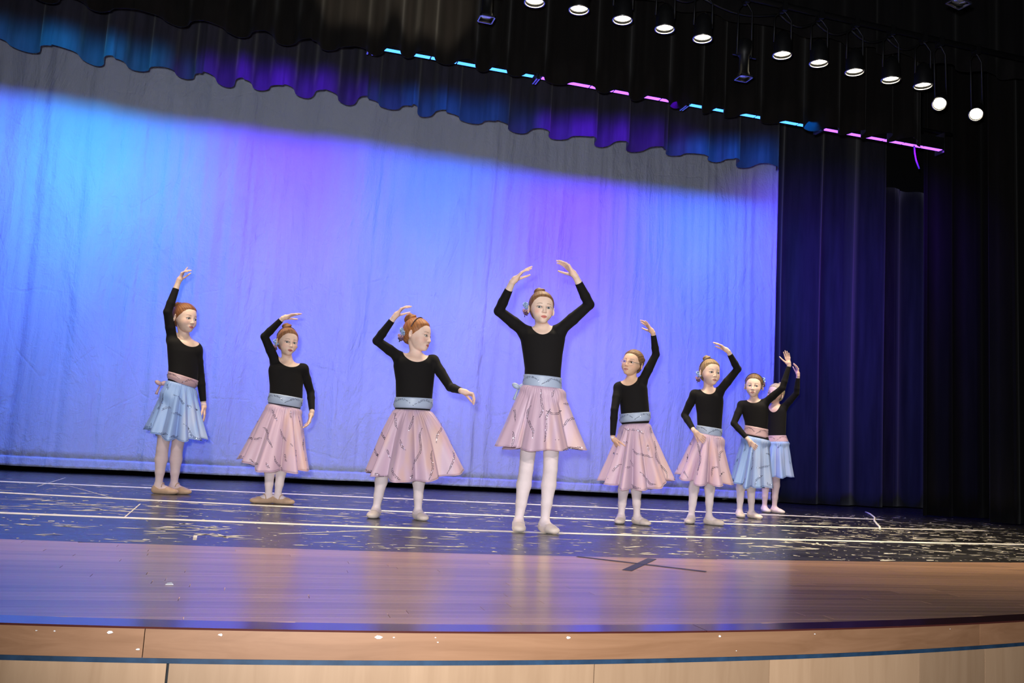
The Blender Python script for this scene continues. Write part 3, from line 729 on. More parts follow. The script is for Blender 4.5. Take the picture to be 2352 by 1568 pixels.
def m_satin(name, col, hue2, rough=.42, streak=None):
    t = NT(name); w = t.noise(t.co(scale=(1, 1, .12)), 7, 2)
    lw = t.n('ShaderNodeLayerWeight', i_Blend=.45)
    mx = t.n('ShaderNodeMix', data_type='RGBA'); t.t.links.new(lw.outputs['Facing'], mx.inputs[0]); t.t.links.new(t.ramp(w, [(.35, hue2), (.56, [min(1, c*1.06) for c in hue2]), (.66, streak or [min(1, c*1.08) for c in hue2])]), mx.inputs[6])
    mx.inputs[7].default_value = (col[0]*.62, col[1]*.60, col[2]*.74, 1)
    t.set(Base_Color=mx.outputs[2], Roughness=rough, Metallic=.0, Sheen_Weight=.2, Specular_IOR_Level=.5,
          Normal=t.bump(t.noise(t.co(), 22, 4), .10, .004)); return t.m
M_LEOTARD = m_knit('black_leotard_knit', (.006, .005, .0056), .85, .04)
M_TIGHTS = m_knit('pale_pink_tights', (.84, .71, .74)); M_TIGHTS_PINK = m_knit('pink_tights', (.78, .60, .62))
M_SHOE_PALE = m_knit('pale_slipper_leather', (.80, .67, .61), .5); M_SHOE_TAN = m_knit('tan_slipper_leather', (.60, .40, .28), .45)
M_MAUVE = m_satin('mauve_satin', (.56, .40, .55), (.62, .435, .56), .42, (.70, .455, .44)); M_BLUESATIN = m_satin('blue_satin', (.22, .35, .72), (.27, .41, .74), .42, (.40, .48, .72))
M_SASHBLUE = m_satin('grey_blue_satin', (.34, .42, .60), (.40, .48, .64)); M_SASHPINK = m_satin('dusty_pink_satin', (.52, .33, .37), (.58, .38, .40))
M_SEQUIN = simple('dark_silver_sequins', (.10, .10, .16), .22, .85, nscale=900, namt=.9)
M_SEQUIN2 = simple('bright_silver_sequins', (.55, .58, .75), .15, 1.0, nscale=300)
M_BAND = simple('sequin_braid', (.05, .05, .09), .3, .6, nscale=400, namt=.8)
M_PETAL_BLUE = simple('pale_blue_petals', (.30, .42, .66), .6, nscale=60); M_PETAL_PINK = simple('dusty_pink_petals', (.50, .28, .33), .6, nscale=60)
M_PETAL_DARK = simple('plum_petals', (.12, .06, .12), .6, nscale=60)
M_GLASSFRAME = simple('clear_pink_glasses_frame', (.62, .42, .40), .2, nscale=50); M_RIBBON = simple('dark_ribbon', (.03, .03, .06), .5, nscale=50)
tg = NT('spectacle_lens'); tg.set(Roughness=.02, IOR=1.45, Transmission_Weight=1.0, Alpha=.35); tg.b.inputs['Base Color'].default_value = (.97, .97, 1, 1); M_LENS = tg.m
M_PEARL = simple('pearl_earring', (.8, .8, .78), .15, nscale=50)

class Frame:
    """local frame of one dancer: x to the picture's right, -y towards the camera, z up"""
    def __init__(s, foot_px):
        s.P = on_floor(*foot_px); d = s.P-CAM; a = math.atan2(d[0], d[1]); s.a = -a
        s.X = np.array([math.cos(a), -math.sin(a), 0]); s.Y = np.array([math.sin(a), math.cos(a), 0]); s.M = np.stack([s.X, s.Y, [0, 0, 1.0]])
    def __call__(s, px, dep=0.0):
        r = ray(*px); t = ((s.P-s.Y*dep-CAM)@s.Y)/(r@s.Y); return s.M@(CAM+r*t-s.P)
    def ppm(s): return F_PX/((s.P-CAM)@s.Y*1.0)
def basis(T, up): 
    z = T/np.linalg.norm(T); x = np.cross(up, z); x /= np.linalg.norm(x); return np.stack([x, np.cross(z, x), z], 1)

def fill_depth(fr, p0, px, L, sign, maxdep=.3):
    """put a joint at the pixel at distance L from p0, in front of (sign +1) or behind it"""
    dep = -p0[1]
    q = fr(px, dep); pr = np.linalg.norm(q-p0)
    dd = math.sqrt(max(0, L*L-pr*pr)); dd = min(dd, maxdep)
    return fr(px, dep+sign*dd)

def dancer(g):
    fr = Frame(g['foot']); o, sc = g['crop']; pxy = lambda p: (o[0]+p[0]/sc, o[1]+p[1]/sc)
    L = lambda p, dep=0.0: fr(pxy(p), dep)
    H = g['H']; k = H/1.40; s = g['head_h']/.21
    root_loc = fr.P
    # ---- joints
    ty = math.radians(g.get('torso_yaw', 0)); RT = rotz(ty)
    hipL, hipR = [L(p) for p in g['hips']]; hc = (hipL+hipR)/2; hw = .058*k
    hipL = hc+RT@np.array([-hw, 0, 0]); hipR = hc+RT@np.array([hw, 0, 0])
    prof = [(L(a), L(b)) for a, b in g['torso']]          # silhouette pairs, from shoulder height down
    nb = L(g['neck']); shL, shR = L(g['sh'][0]), L(g['sh'][1]); shL[2] -= .008*k; shR[2] -= .008*k; shL[0] += .006*k; shR[0] -= .006*k
    Rh = rotz(math.radians(g['hyaw']))@rotx(math.radians(g.get('hpitch', 0)))@roty(math.radians(g.get('hroll', 0)))
    hd = L(g['head'], .02*k)
    # torso cross sections
    secs = []
    for a, b in prof:
        c = (a+b)/2; w = np.linalg.norm((b-a)[[0, 2]])/2; secs.append((c, w, w*.66 if w < .12 else w*.6))
    zs = np.array([c[2] for c, _, _ in secs]); 
    def torso(P):
        z = P[:, 2]; order = np.argsort(zs); zz = zs[order]
        cx = np.interp(z, zz, [secs[i][0][0] for i in order]); w = np.interp(z, zz, [secs[i][1] for i in order]); dp = np.interp(z, zz, [secs[i][2] for i in order])
        q = np.stack([P[:, 0]-cx, P[:, 1]], 1); c, sn = math.cos(ty), math.sin(ty)
        x = c*q[:, 0]+sn*q[:, 1]; y = -sn*q[:, 0]+c*q[:, 1]; w = w*.985/ max(.8, math.sqrt(math.cos(ty)**2+(.66*math.sin(ty))**2))
        e = np.sqrt((x/w)**2+(y/dp)**2+1e-9); d = (e-1)*np.minimum(w, dp)*1.0
        cap = np.maximum(z-zz[-1], zz[0]-z)
        return smax(d, cap, .05)
    arms = []
    ua, fa = .175*H, .150*H
    for side in (0, 1):
        A = g['arms'][side]; s0 = (shL, shR)[side].copy(); s0[1] += A.get('sdep', 0)*-1
        el = fill_depth(fr, s0, pxy(A['el']), A.get('ua', ua), A.get('s1', 1), A.get('m1', .12))
        wr = fill_depth(fr, el, pxy(A['wr']), A.get('fa', fa), A.get('s2', 1), A.get('m2', .12))
        cuf = A['cuff']; cf = wr+(el-wr)*cuf
        tip = fr(pxy(A['tip']), -wr[1]+A.get('tdep', 0))
        arms.append((s0, el, wr, cf, tip, A))
    legs = []
    for side in (0, 1):
        Lg = g['legs'][side]
        an = L(Lg['an'], Lg.get('dep', 0)); an[2] = max(an[2], .052*k); kn = L(Lg['kn'], Lg.get('dep', 0)*.6+.012)
        heel = np.array([an[0], an[1]+.012, .026*k]); toe_dir = np.array([math.sin(math.radians(Lg['toe'])), -math.cos(math.radians(Lg['toe'])), 0])
        legs.append(((hipL, hipR)[side], kn, an, toe_dir))
    nv = hd-nb
    neck_top = hd+Rh@(np.array([0, .022, -.045])*s)
    def arm_d(P, side, off=0):
        s0, el, wr, cf, tip, A = arms[side]
        d = cone(P, s0, s0+(el-s0)*.45, .034*k, .034*k); d = smin(d, cone(P, s0+(el-s0)*.45, el, .034*k, .0275*k), .006)
        m = el+(wr-el)*.3
        d = smin(d, cone(P, el, m, .0275*k, .0275*k), .008); d = smin(d, cone(P, m, wr, .0275*k, .0185*k), .006)
        d = smin(d, cone(P, wr, wr+(tip-wr)*.18, .0185*k, .0185*k), .004)
        return d
    def leg_d(P, side):
        hp, kn, an, td = legs[side]
        d = cone(P, hp, kn, .060*k, .0395*k)
        v = an-kn; cm = kn+v*.30+np.array([0, .012, 0]); 
        d = smin(d, cone(P, kn, cm, .0395*k, .0415*k), .008); d = smin(d, cone(P, cm, kn+v*.66, .0415*k, .030*k), .012); d = smin(d, cone(P, kn+v*.66, an, .030*k, .0225*k), .012)
        return smin(d, foot_d(P, side), .02)
    def foot_d(P, side):
        hp, kn, an, td = legs[side]
        hl = np.array([an[0], an[1], 0])-td*.018*k; hl[2] = .027*k
        ball = np.array([an[0], an[1], 0])+td*.077*k; ball[2] = .023*k
        toe = np.array([an[0], an[1], 0])+td*.114*k; toe[2] = .018*k
        sd = np.array([-td[1], td[0], 0])
        d = cone(P, hl, ball-td*.03, .027*k, .026*k)
        for q in (-1, 1): d = smin(d, cone(P, hl+td*.03, ball+sd*q*.012*k, .022*k, .022*k), .02)
        d = smin(d, ell(P, (ball+toe)/2, (.045*k, .036*k, .019*k), basis(np.array([0, 0, 1.0]), np.cross(td, [0, 0, 1.0]))@np.eye(3) if False else np.stack([td, sd, [0, 0, 1.0]], 1)), .015)
        d = smin(d, cone(P, an-np.array([0, 0, .004]), (hl+ball)/2+np.array([0, 0, .012*k]), .024*k, .020*k), .03)
        return smax(d, .0035-P[:, 2], .006)
    def core(P):
        d = torso(P)
        for q in (shL, shR):
            inn = nb+(q-nb)*.15-np.array([0, 0, .035*k]); d = smin(d, cone(P, inn, q, .036*k, .031*k), .035*k)
        d = smin(d, cone(P, nb-np.array([0, 0, .04*k]), neck_top, .040*k, .037*s), .035)
        return d
    def body(P, withhead=True, arms_on=True):
        d = core(P)
        if withhead: d = smin(d, head_sdf((P-hd)@Rh, s), .008)
        for side in (0, 1):
            if arms_on:
                s0 = arms[side][0]; w = np.exp(-(np.linalg.norm(P-s0, axis=1)/(.075*k))**2); d = smin(d, arm_d(P, side), .004+.03*k*w)
        pel = ell(P, hc+np.array([0, .005, .01]), (.105*k, .075*k, .085*k), RT); d = smin(d, pel, .05*k)
        l = smin(leg_d(P, 0), leg_d(P, 1), .004+.03*sstep(hc[2]-.12, hc[2]+.02, P[:, 2]))
        return smin(d, l, .004+.04*k*sstep(hc[2]-.25, hc[2]-.02, P[:, 2]))
    def trunk(P):
        d = core(P); pel = ell(P, hc+np.array([0, .005, .01]), (.095*k, .068*k, .075*k), RT); d = smin(d, pel, .05*k)
        l = smin(leg_d(P, 0), leg_d(P, 1), .004+.03*sstep(hc[2]-.12, hc[2]+.02, P[:, 2]))
        return smin(d, l, .004+.04*k*sstep(hc[2]-.25, hc[2]-.02, P[:, 2]))
    allp = np.array([hd+[0, 0, .13*s], hd+[.1, .12, 0], hd-[.1, .12, 0]]+[q for a in arms for q in a[:3]]+[l[1] for l in legs]+[l[2]+l[3]*.16 for l in legs]+[l[2]-l[3]*.06 for l in legs])
    lo = allp.min(0)-.06; hi = allp.max(0)+.06; lo[2] = -.012
    V, Q = grid_mesh(body, lo, hi, .005)
    # refine the head
    for lvl in range(g.get('lvl', 2)):
        cen = (V[Q].mean(1)-hd)@Rh/s
        m = (np.abs(cen[:, 0]) < .1) & (cen[:, 2] > -.105) & (cen[:, 2] < .12) & (np.abs(cen[:, 1]) < .12)
        if lvl: m = m & (cen[:, 1] < -.035) & (cen[:, 2] < .035) & (cen[:, 2] > -.085)
        V, Q, extra = refine(V, Q, m)
        if lvl == 0: ex = extra
        else: ex = ex+extra
        if lvl == 0 and g.get('lvl', 2) > 1: pass
        hm = np.linalg.norm(V-hd, axis=1) < .17*s
        V[hm] = project(lambda X: body(X), V[hm], it=2)
    faces = Q.tolist()+ex
    nv0 = len(V)
    skin = g.get('skin', (.78, .53, .42))
    col = np.tile(np.array(skin), (len(V), 1)); hm = np.linalg.norm(V-hd, axis=1) < .16*s
    col[hm] = head_color((V[hm]-hd)@Rh, s, skin, g.get('lip', (.50, .13, .13)), g['hair'], g.get('makeup', .7))
    # hands
    Vs = [V]; cs = [col]
    for side in (0, 1):
        s0, el, wr, cf, tip, A = arms[side]
        T = tip-wr; f, l0, h0 = hand_sdf_fn(wr+(tip-wr)/np.linalg.norm(tip-wr)*.012, T, np.array(A['palm'], float), A['thumbside'], .142*k*A.get('hs', 1), A['curl'], A.get('splay', .1), A.get('thumb', (.6, .2)))
        T0 = (wr-el)/np.linalg.norm(wr-el); Tn = T/np.linalg.norm(T)
        ff = lambda P: smin(f(P), smin(cone(P, wr-T0*.05*k, wr, .0208*k, .0180*k), cone(P, wr, wr+Tn*.02, .0180*k, .0195*k), .006), .018)
        l0 = np.minimum(l0, wr-.07); h0 = np.maximum(h0, wr+.07)
        Vh, Qh = grid_mesh(ff, l0, h0, .0024)
        n = sum(len(x) for x in Vs); faces += (Qh+n).tolist(); Vs.append(Vh)
        c = np.tile(np.array(skin)*np.array([1.0, .93, .90]), (len(Vh), 1)); cs.append(c)
    V = np.concatenate(Vs); col = np.concatenate(cs)
    me = mesh_np('person', V, faces, True); set_colors(me, col)
    root = link('person', me, M_SKIN, loc=tuple(root_loc), rz=fr.a)
    tag(root, g['label'], 'person')
    # ---- clothing from the same surface, offset outwards
    def nohead(P): return body(P, False)
    Vb, Qb = grid_mesh(nohead, lo, hi, .006); Tb = tri(Qb); Nb = vnormals(Vb, Tb)
    def garment(name, off, gfun, mat, sdf=nohead):
        Vg = Vb+Nb*off; gg = gfun(Vb); Vc, Tc, used = clip_mesh(Vg, Tb, gg, Nb, off+.001)
        m_ = mesh_np(name, Vc, Tc, True); return link(name, m_, mat, root)
    zb_ = (L(g['sash'][2])[2]+L(g['sash'][3])[2])/2-g.get('band', 0)
    # leotard: above the hips, outside the neckline, sleeves to the cuffs
    nl, nbm, nr = [L(p, .05*k) for p in g['neckline']]
    cn = np.array([(nl[0]+nr[0])/2, 0, max(nb[2], (nl[2]+nr[2])/2)+.015]); wa = abs(nr[0]-nl[0])/2*1.05; wb = cn[2]-nbm[2]
    def leo(P):
        q = (P-cn)@RT
        hole = 1-np.sqrt((q[:, 0]/wa)**2+(q[:, 2]/np.where(q[:, 1] > .01, wb*.6, wb))**2)       # >0 inside
        hole = np.where(P[:, 2] > cn[2], np.minimum(1, 1-np.abs(q[:, 0])/wa+(P[:, 2]-cn[2])*3), hole)*.05
        hole = np.where(np.linalg.norm(P-cn, axis=1) > .2, -1, hole)
        low = (zb_-.035)-P[:, 2]
        d = np.maximum(hole, low)
        for side in (0, 1):
            s0, el, wr, cf, tip, A = arms[side]; ax = (wr-el)/np.linalg.norm(wr-el); t = (P-cf)@ax
            near = cone(P, el, wr+ax*.05, .06, .05) < 0
            armcut = np.where(near & ((P-el)@ax > 0), t, -1)
            isarm = cone(P, el, wr, .048, .045) < 0
            d = np.where(isarm & ((P-el)@ax > .0), t, d)
        return np.clip(d, -.05, .05)
    garment('leotard', .0024, leo, M_LEOTARD)
    tm = M_TIGHTS_PINK if g.get('pinklegs') else M_TIGHTS
    def shoe_field(P, side):
        hp, kn, an, td = legs[side]; t = (P-an)@td
        return P[:, 2]-np.interp(t, [-.06, -.02, .02, .055, .09], np.array([.062, .056, .036, .040, .08])*k)
    garment('tights', .0016, lambda P: np.clip(P[:, 2]-(hc[2]-.03), -.05, .05), tm)
    for side in (0, 1):
        hp, kn, an, td = legs[side]; other = legs[1-side][2]
        def sf(P, side=side, an=an, other=other):
            c1 = np.array([an[0], an[1]])+td[:2]*.05*k; c2 = other[:2]+legs[1-side][3][:2]*.05*k
            sep = (np.linalg.norm(P[:, :2]-c1, axis=1)-np.linalg.norm(P[:, :2]-c2, axis=1))
            return np.clip(np.maximum(shoe_field(P, side), sep), -.05, .05)
        so = garment('slipper', .0035, sf, M_SHOE_TAN if g.get('tan') else M_SHOE_PALE)
        if g.get('tan'):
            sd = np.array([-td[1], td[0], 0]); st = [an+td*.03*k+sd*u*.028*k+np.array([0, 0, -.018*k+.028*k*math.sqrt(max(0, 1-u*u))]) for u in np.linspace(-1, 1, 9)]
            st = project(nohead, np.array(st), .004, 4)
            add('elastic_strap', tube(st, .0035, 6), M_SHOE_TAN, so, True)
    # ---- hair
    def skull(P):
        p = P/s
        d = ell(p, (0, .014, .026), (.0735, .090, .079)); d = smin(d, ell(p, (0, -.022, -.008), (.062, .060, .068)), .03)
        return smin(d, ell(p, (0, .035, -.03), (.05, .055, .05)), .03)*s
    bun = np.array(g['bun'])*s if g.get('bun') is not None else np.array([0, .09, .04])*s; bd = bun/np.linalg.norm(bun)
    def hair(P):
        d = skull(P)
        q = P-bd*(P@bd)[:, None]; e1 = np.cross(bd, [1, 0, 0.]); e1 /= np.linalg.norm(e1); e2 = np.cross(bd, e1)
        ph = np.arctan2(q@e2, q@e1); r_ = np.linalg.norm(q, axis=1)
        gro = (.5*np.sin(ph*29+1.5*np.sin(ph*5))+.5*np.sin(ph*57+P[:, 2]*30))*sstep(.012, .05, r_)
        pp = P/s; hl_ = np.where(pp[:, 2] > .045, np.minimum(-hairline(pp), (pp[:, 1]+.072)+(pp[:, 2]-.060)*1.2), -hairline(pp)); return d-(.0062*sstep(-.004, .038, hl_)-.0006+.0008*gro*sstep(0, .02, hl_))*s
    Vh, Qh = grid_mesh(hair, np.array([-.11, -.12, -.12])*s, np.array([.11, .14, .125])*s, .003*max(.9, s))
    Th = tri(Qh); Nh = vnormals(Vh, Th); wob = .0022*np.sin(Vh[:, 0]*160/s)+.0015*np.sin(Vh[:, 2]*210/s)
    gl = hairline(Vh/s)*s+wob
    Vc, Tc, used = clip_mesh(Vh, Th, gl, Nh, .006)
    q = Vc-bd*(Vc@bd)[:, None]; e1 = np.cross(bd, [1, 0, 0.]); e1 /= np.linalg.norm(e1); e2 = np.cross(bd, e1); ph = np.arctan2(q@e2, q@e1)
    hc_ = np.array(g['hair'])
    st = .5+.25*np.sin(ph*31+2*np.sin(ph*7))+.25*np.sin(ph*67)
    hm_ = mesh_np('hair', Vc@Rh.T+hd, Tc, True); set_colors(hm_, hc_[None]*(.50+.62*st)[:, None])
    ho = link('hair', hm_, M_HAIR, root)
    def toL(v): return Rh@(np.array(v)*s)+hd
    if g.get('bun') is not None:
        R_ = g.get('bunr', .030)*s; nu, nvv = 48, 22; Vv = []; cc = []
        B3 = basis(bd, np.array([1.0, 0, 0]))
        for j in range(nvv+1):
            p_ = PI*j/nvv
            for i in range(nu):
                t = 2*PI*i/nu; sw = math.sin(2*t+p_*5.0+.6*math.sin(t)); rr = R_*(1+.09*sw+.03*math.sin(9*t+p_*16))
                Vv.append(B3@np.array([rr*math.sin(p_)*math.cos(t), rr*math.sin(p_)*math.sin(t), rr*.80*math.cos(p_)])+bun*1.0+bd*R_*.1); cc.append(.55+.35*(.5+.5*sw)+.15*math.sin(11*t+p_*20))
        F = [[j*nu+i, (j+1)*nu+i, (j+1)*nu+(i+1) % nu, j*nu+(i+1) % nu] for j in range(nvv) for i in range(nu)]
        m_ = mesh_np('bun', np.array(Vv)@Rh.T+hd, F, True); set_colors(m_, hc_[None]*np.array(cc)[:, None]); link('bun', m_, M_HAIR, ho)
        if g.get('bunband', True):
            P_ = [toL((B3@np.array([math.cos(t)*R_*.93, math.sin(t)*R_*.93, 0])+bun-bd*R_*.55)/s) for t in np.linspace(0, 2*PI, 30)]
            add('bun_band', tube(P_, .0035*s, 6, False), M_BAND, ho, True)
    if g.get('headband'):
        y0, z1 = g['headband']
        pts = []
        for t in np.linspace(-1.25, 1.25, 60):
            v = np.array([math.sin(t)*.09, y0+.02*(1-math.cos(t)), math.cos(t)*.1+.02*0])*s; v[2] = v[2]*z1
            v = v/np.linalg.norm(v)*.1*s; v = project(skull, v[None], .0085*s, 12)[0]; pts.append(v)
        pts = np.array(pts); rad = .0030*s*(1+.3*np.sin(np.arange(60)*2.1))
        add('headband', tube(np.array([Rh@p_+hd for p_ in pts]), rad, 6), M_BAND, ho, True)
    if g.get('flower') is not None:
        fl = empty('hair_flower', parent=root); c0 = np.array(g['flower']); r_ = np.random.RandomState(4)
        for ci, (dv, mt) in enumerate((((-.2, 0, 1.0), M_PETAL_BLUE), ((.1, -.5, 0), M_PETAL_BLUE), ((0, .2, -1.0), M_PETAL_PINK), ((.2, 0, -1.8), M_PETAL_DARK))):
            cc = c0+np.array(dv)*.019+np.array([0, 0, .006]); parts = []
            for i in range(18):
                v = r_.normal(size=3); v /= np.linalg.norm(v); parts.append(sphere(toL(cc+v*.012), np.array([.0100, .0085, .0022])*s, 8, 5, basis(r_.normal(size=3), np.array([.3, .9, .1]))))
            add('petals', join(parts), mt, fl, True)
        for i in range(3):
            P_ = [toL(c0+np.array([(.004*i-.004)+.003*math.sin(t*3+i), .004*i, -.02-.035*t])) for t in np.linspace(0, 1, 7)]
            add('ribbon_tail', tube(P_, .0014, 5), M_RIBBON, fl, True)
    # ---- eyes
    gz = math.radians(g.get('gaze', 0))
    for sg in (-1, 1):
        c = EYE*np.array([sg, 1, 1]); Vv, F = sphere((0, 0, 0), .0146*s, 28, 20, np.array([[1, 0, 0], [0, 0, -1.0], [0, 1, 0]]))
        dv = np.array([math.sin(gz), -math.cos(gz), -.05]); dv /= np.linalg.norm(dv); ang = np.degrees(np.arccos(np.clip((Vv@dv)/(.0146*s), -1, 1)))
        cc = np.where(ang[:, None] < 13, [[.01, .01, .01]], np.where(ang[:, None] < 29, [g.get('iris', (.08, .10, .12))], [[.62, .60, .60]]))
        m_ = mesh_np('eye', Vv@Rh.T+toL(c), F, True); set_colors(m_, cc); link('eye', m_, M_EYE, root)
    if g.get('glasses'):
        gl_ = empty('glasses', parent=root)
        for sg in (-1, 1):
            rim = [toL((sg*.031+.024*math.cos(t)*(1), -.101+.012*abs(.031*1+.024*math.cos(t)*sg-.0)/.055, -.012+.019*math.sin(t)-.002*math.cos(2*t))) for t in np.linspace(0, 2*PI, 30)]
            add('rim', tube(rim, .0016*s, 6, False), M_GLASSFRAME, gl_, True)
            n = len(rim)-1; add('lens', (np.array([r+Rh@np.array([0, q, 0]) for q in (-.0005, .0005) for r in rim[:n]]), [list(range(n))[::-1], list(range(n, 2*n))]), M_LENS, gl_)
            add('temple', tube([toL((sg*.055, -.091, -.006)), toL((sg*.074, -.055, -.004)), toL((sg*.0815, -.01, -.002)), toL((sg*.082, .012, .002))], .0018*s, 6), M_RIBBON if sg > 0 else M_GLASSFRAME, gl_, True)
        add('bridge', tube([toL((-.008, -.101, -.008)), toL((0, -.103, -.006)), toL((.008, -.101, -.008))], .0016*s, 6), M_GLASSFRAME, gl_, True)
    if g.get('earring'):
        sg = g['earring']; add('earring', sphere(toL((sg*.082, .002, -.040)), .0042*s, 12, 8), M_PEARL, root, True)
    # ---- sash, waistband, skirt
    st_ = g['sash']; A0, B0, A1, B1 = [L(p) for p in st_[:4]]
    def ringpts(z, extra, n=72, wscale=1.0):
        th = np.linspace(0, 2*PI, n, endpoint=False); out = []
        return th
    def waist_ring(zc, pad, th, tl=0.0):
        """points on the body's outline at height zc (found on the surface), padded"""
        c = np.array([np.interp(zc, np.sort(zs), np.array([x[0][0] for x in secs])[np.argsort(zs)]), 0, zc]); 
        D = np.stack([np.cos(th), np.sin(th), np.zeros_like(th)], 1); lo_ = np.zeros(len(th)); hi_ = np.full(len(th), .22)
        for _ in range(14):
            m = (lo_+hi_)/2; d = torso_pel(c+D*m[:, None]); lo_ = np.where(d < 0, m, lo_); hi_ = np.where(d < 0, hi_, m)
        P = c+D*(lo_+pad)[:, None]; P[:, 2] += tl*(P[:, 0]-c[0]); return P, c
    torso_pel = trunk
    th = np.linspace(0, 2*PI, 96, endpoint=False)
    zt = (A0[2]+B0[2])/2; zb = (A1[2]+B1[2])/2; tilt = (B0[2]-A0[2])/max(.08, B0[0]-A0[0])
    rings = []
    nr_ = 9
    fit = g.get('fit', 1.0)
    for i in range(nr_):
        u = i/(nr_-1); z = zt+(zb-zt)*u; cr = .0025*math.sin(u*19)+.0015*math.sin(u*31)
        P, c = waist_ring(z, .0085+cr*.7, th, tilt)
        P[:, 2] -= .004*np.cos(th-1)*0; rings.append(P)
    rings = [rings[0]-np.array([0, 0, 0])]+rings
    inner = [waist_ring(zt, .0, th, tilt)[0]]; inner2 = [waist_ring(zb, .0, th, tilt)[0]]
    RR = inner+rings[1:]+inner2; n = len(th)
    VF = (np.concatenate(RR), [[i*n+(j+1) % n, i*n+j, (i+1)*n+j, (i+1)*n+(j+1) % n] for i in range(len(RR)-1) for j in range(n)])
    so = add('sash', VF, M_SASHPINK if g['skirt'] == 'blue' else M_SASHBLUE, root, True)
    sash_g = np.stack(rings[1:])
    top_z = zb
    if g.get('band'):
        zq = zb-g['band']
        RR = [waist_ring(zb+.008, .0, th, tilt)[0]]+[waist_ring(zb+.008+(zq-.006-zb)*u, .0042, th, tilt)[0] for u in np.linspace(0, 1, 4)]
        add('waistband', (np.concatenate(RR), [[i*n+(j+1) % n, i*n+j, (i+1)*n+j, (i+1)*n+(j+1) % n] for i in range(len(RR)-1) for j in range(n)]), M_LEOTARD, root, True)
        top_z = zq
    # skirt
    hl, hb, hr = [L(p) for p in g['hem']]
    hb = L(g['hem'][1], .18)
    nth, nt_ = 240, 30; tht = np.linspace(0, 2*PI, nth, endpoint=False)
    cx = (hl[0]+hr[0])/2; Rx = (hr[0]-hl[0])/2; Ry = Rx*.80; zt_l, zt_r, zc_ = hl[2], hr[2], hb[2]
    W0, c0 = waist_ring(top_z+.010, .0045, tht, tilt)
    rs = np.random.RandomState(g['seed']); nf = g.get('folds', 11)
    ed = np.sort((np.arange(nf)+rs.uniform(-.38, .38, nf))/nf*2*PI); amp = rs.uniform(.45, 1.35, nf)
    pos = (np.searchsorted(ed, tht)-1) % nf; a_ = ed[pos]; b_ = ed[(pos+1) % nf]; ln = (b_-a_) % (2*PI); uu = ((tht-a_) % (2*PI))/ln
    skw = rs.uniform(.3, .7, nf)[pos]; u2 = np.where(uu < skw, uu/skw*.5, .5+(uu-skw)/(1-skw)*.5); fold = (1-np.abs(2*u2-1)**1.5)*amp[pos]-.6+.07*np.sin(tht*19+rs.uniform(0, 6))
    gather = np.sin(tht*46+2*np.sin(tht*7))
    grid = []
    for i in range(nt_+1):
        t = i/nt_; e = t**g.get('flare', .97)
        hx = cx+Rx*np.cos(tht); hy = Ry*np.sin(tht)+.01
        xr = np.cos(tht); zt_ = np.where(xr < 0, zt_l, zt_r); hz = zc_+(zt_-zc_)*np.abs(xr)**2.4
        x = W0[:, 0]*(1-e)+hx*e; y = W0[:, 1]*(1-e)+hy*e; z = W0[:, 2]*(1-t)+hz*t
        f = fold*(.46*g.get('famp', 1))*t**.6*(.45+.55*t); 
        edge = 1-.55*np.abs(xr)**8
        x = x+(hx-cx)*f*edge*(.8); y = y+(hy)*f; z = z-fold*.018*t
        gg = gather*.0035*np.exp(-t*7)*sstep(0, .04, np.array(t)); x = x+np.cos(tht)*gg; y = y+np.sin(tht)*gg
        bulge = .004*math.sin(PI*min(1, t*1.6))*(t < .625); x = x+np.cos(tht)*bulge; y = y+np.sin(tht)*bulge
        grid.append(np.stack([x, y, z], 1))
    G = np.stack(grid)
    for i in range(1, nt_+1):
        for _ in range(2):
            need = np.clip(.009*min(1, i/2)+.0048-trunk(G[i]), 0, .05); rv = G[i][:, :2]-np.array([cx*i/nt_+c0[0]*(1-i/nt_), 0]); rv /= np.linalg.norm(rv, axis=1)[:, None]
            nd = need.copy()
            for q in range(3): nd = np.maximum(nd, (np.roll(nd, 1)+np.roll(nd, -1))*.5)
            G[i][:, :2] += rv*nd[:, None]
    N_ = len(tht); F = [[i*N_+(j+1) % N_, i*N_+j, (i+1)*N_+j, (i+1)*N_+(j+1) % N_] for i in range(nt_) for j in range(N_)]
    Vs_ = G.reshape(-1, 3); c_ax = np.array([cx, 0])
    inn = Vs_.copy(); rr_ = inn[:, :2]-c_ax; inn[:, :2] = c_ax+rr_*(1-.0022/np.maximum(.02, np.linalg.norm(rr_, axis=1)))[:, None]
    M0 = len(Vs_); F2 = [[q+M0 for q in f[::-1]] for f in F]; F3 = [[nt_*N_+(j+1) % N_, nt_*N_+j, M0+nt_*N_+j, M0+nt_*N_+(j+1) % N_] for j in range(N_)]+[[j, (j+1) % N_, M0+(j+1) % N_, M0+j] for j in range(N_)]
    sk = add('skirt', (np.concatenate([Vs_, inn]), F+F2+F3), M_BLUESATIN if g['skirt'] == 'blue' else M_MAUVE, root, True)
    hemp = np.concatenate([G[-1], G[-1][:1]]); add('hem_stitching', tube(hemp, .0016, 5, False), M_BLUESATIN if g['skirt'] == 'blue' else M_MAUVE, sk, True)
    # sequin trim: rows of small discs along curves on the front, plus some behind
    Gw = (G@fr.M)+fr.P; v = Gw-CAM; dz = v@CW; PX = np.stack([1176+F_PX*(v@CR)/dz, 784-F_PX*(v@CU)/dz], -1)
    dn = np.gradient(G, axis=1); dt = np.gradient(G, axis=0); NN = np.cross(dt, dn); NN /= np.linalg.norm(NN, axis=2)[..., None]+1e-9
    ctr = np.array([cx, 0, 0]); sgn = np.sign(((G-ctr)[..., :2]*NN[..., :2]).sum(-1).mean()); NN = NN*sgn
    front = (np.einsum('ijk,k->ij', NN, np.array([0, -1.0, 0])) > .0) & (G[..., 1] < .03)
    D_, D2_ = [], []
    rq = np.random.RandomState(g['seed']+9)
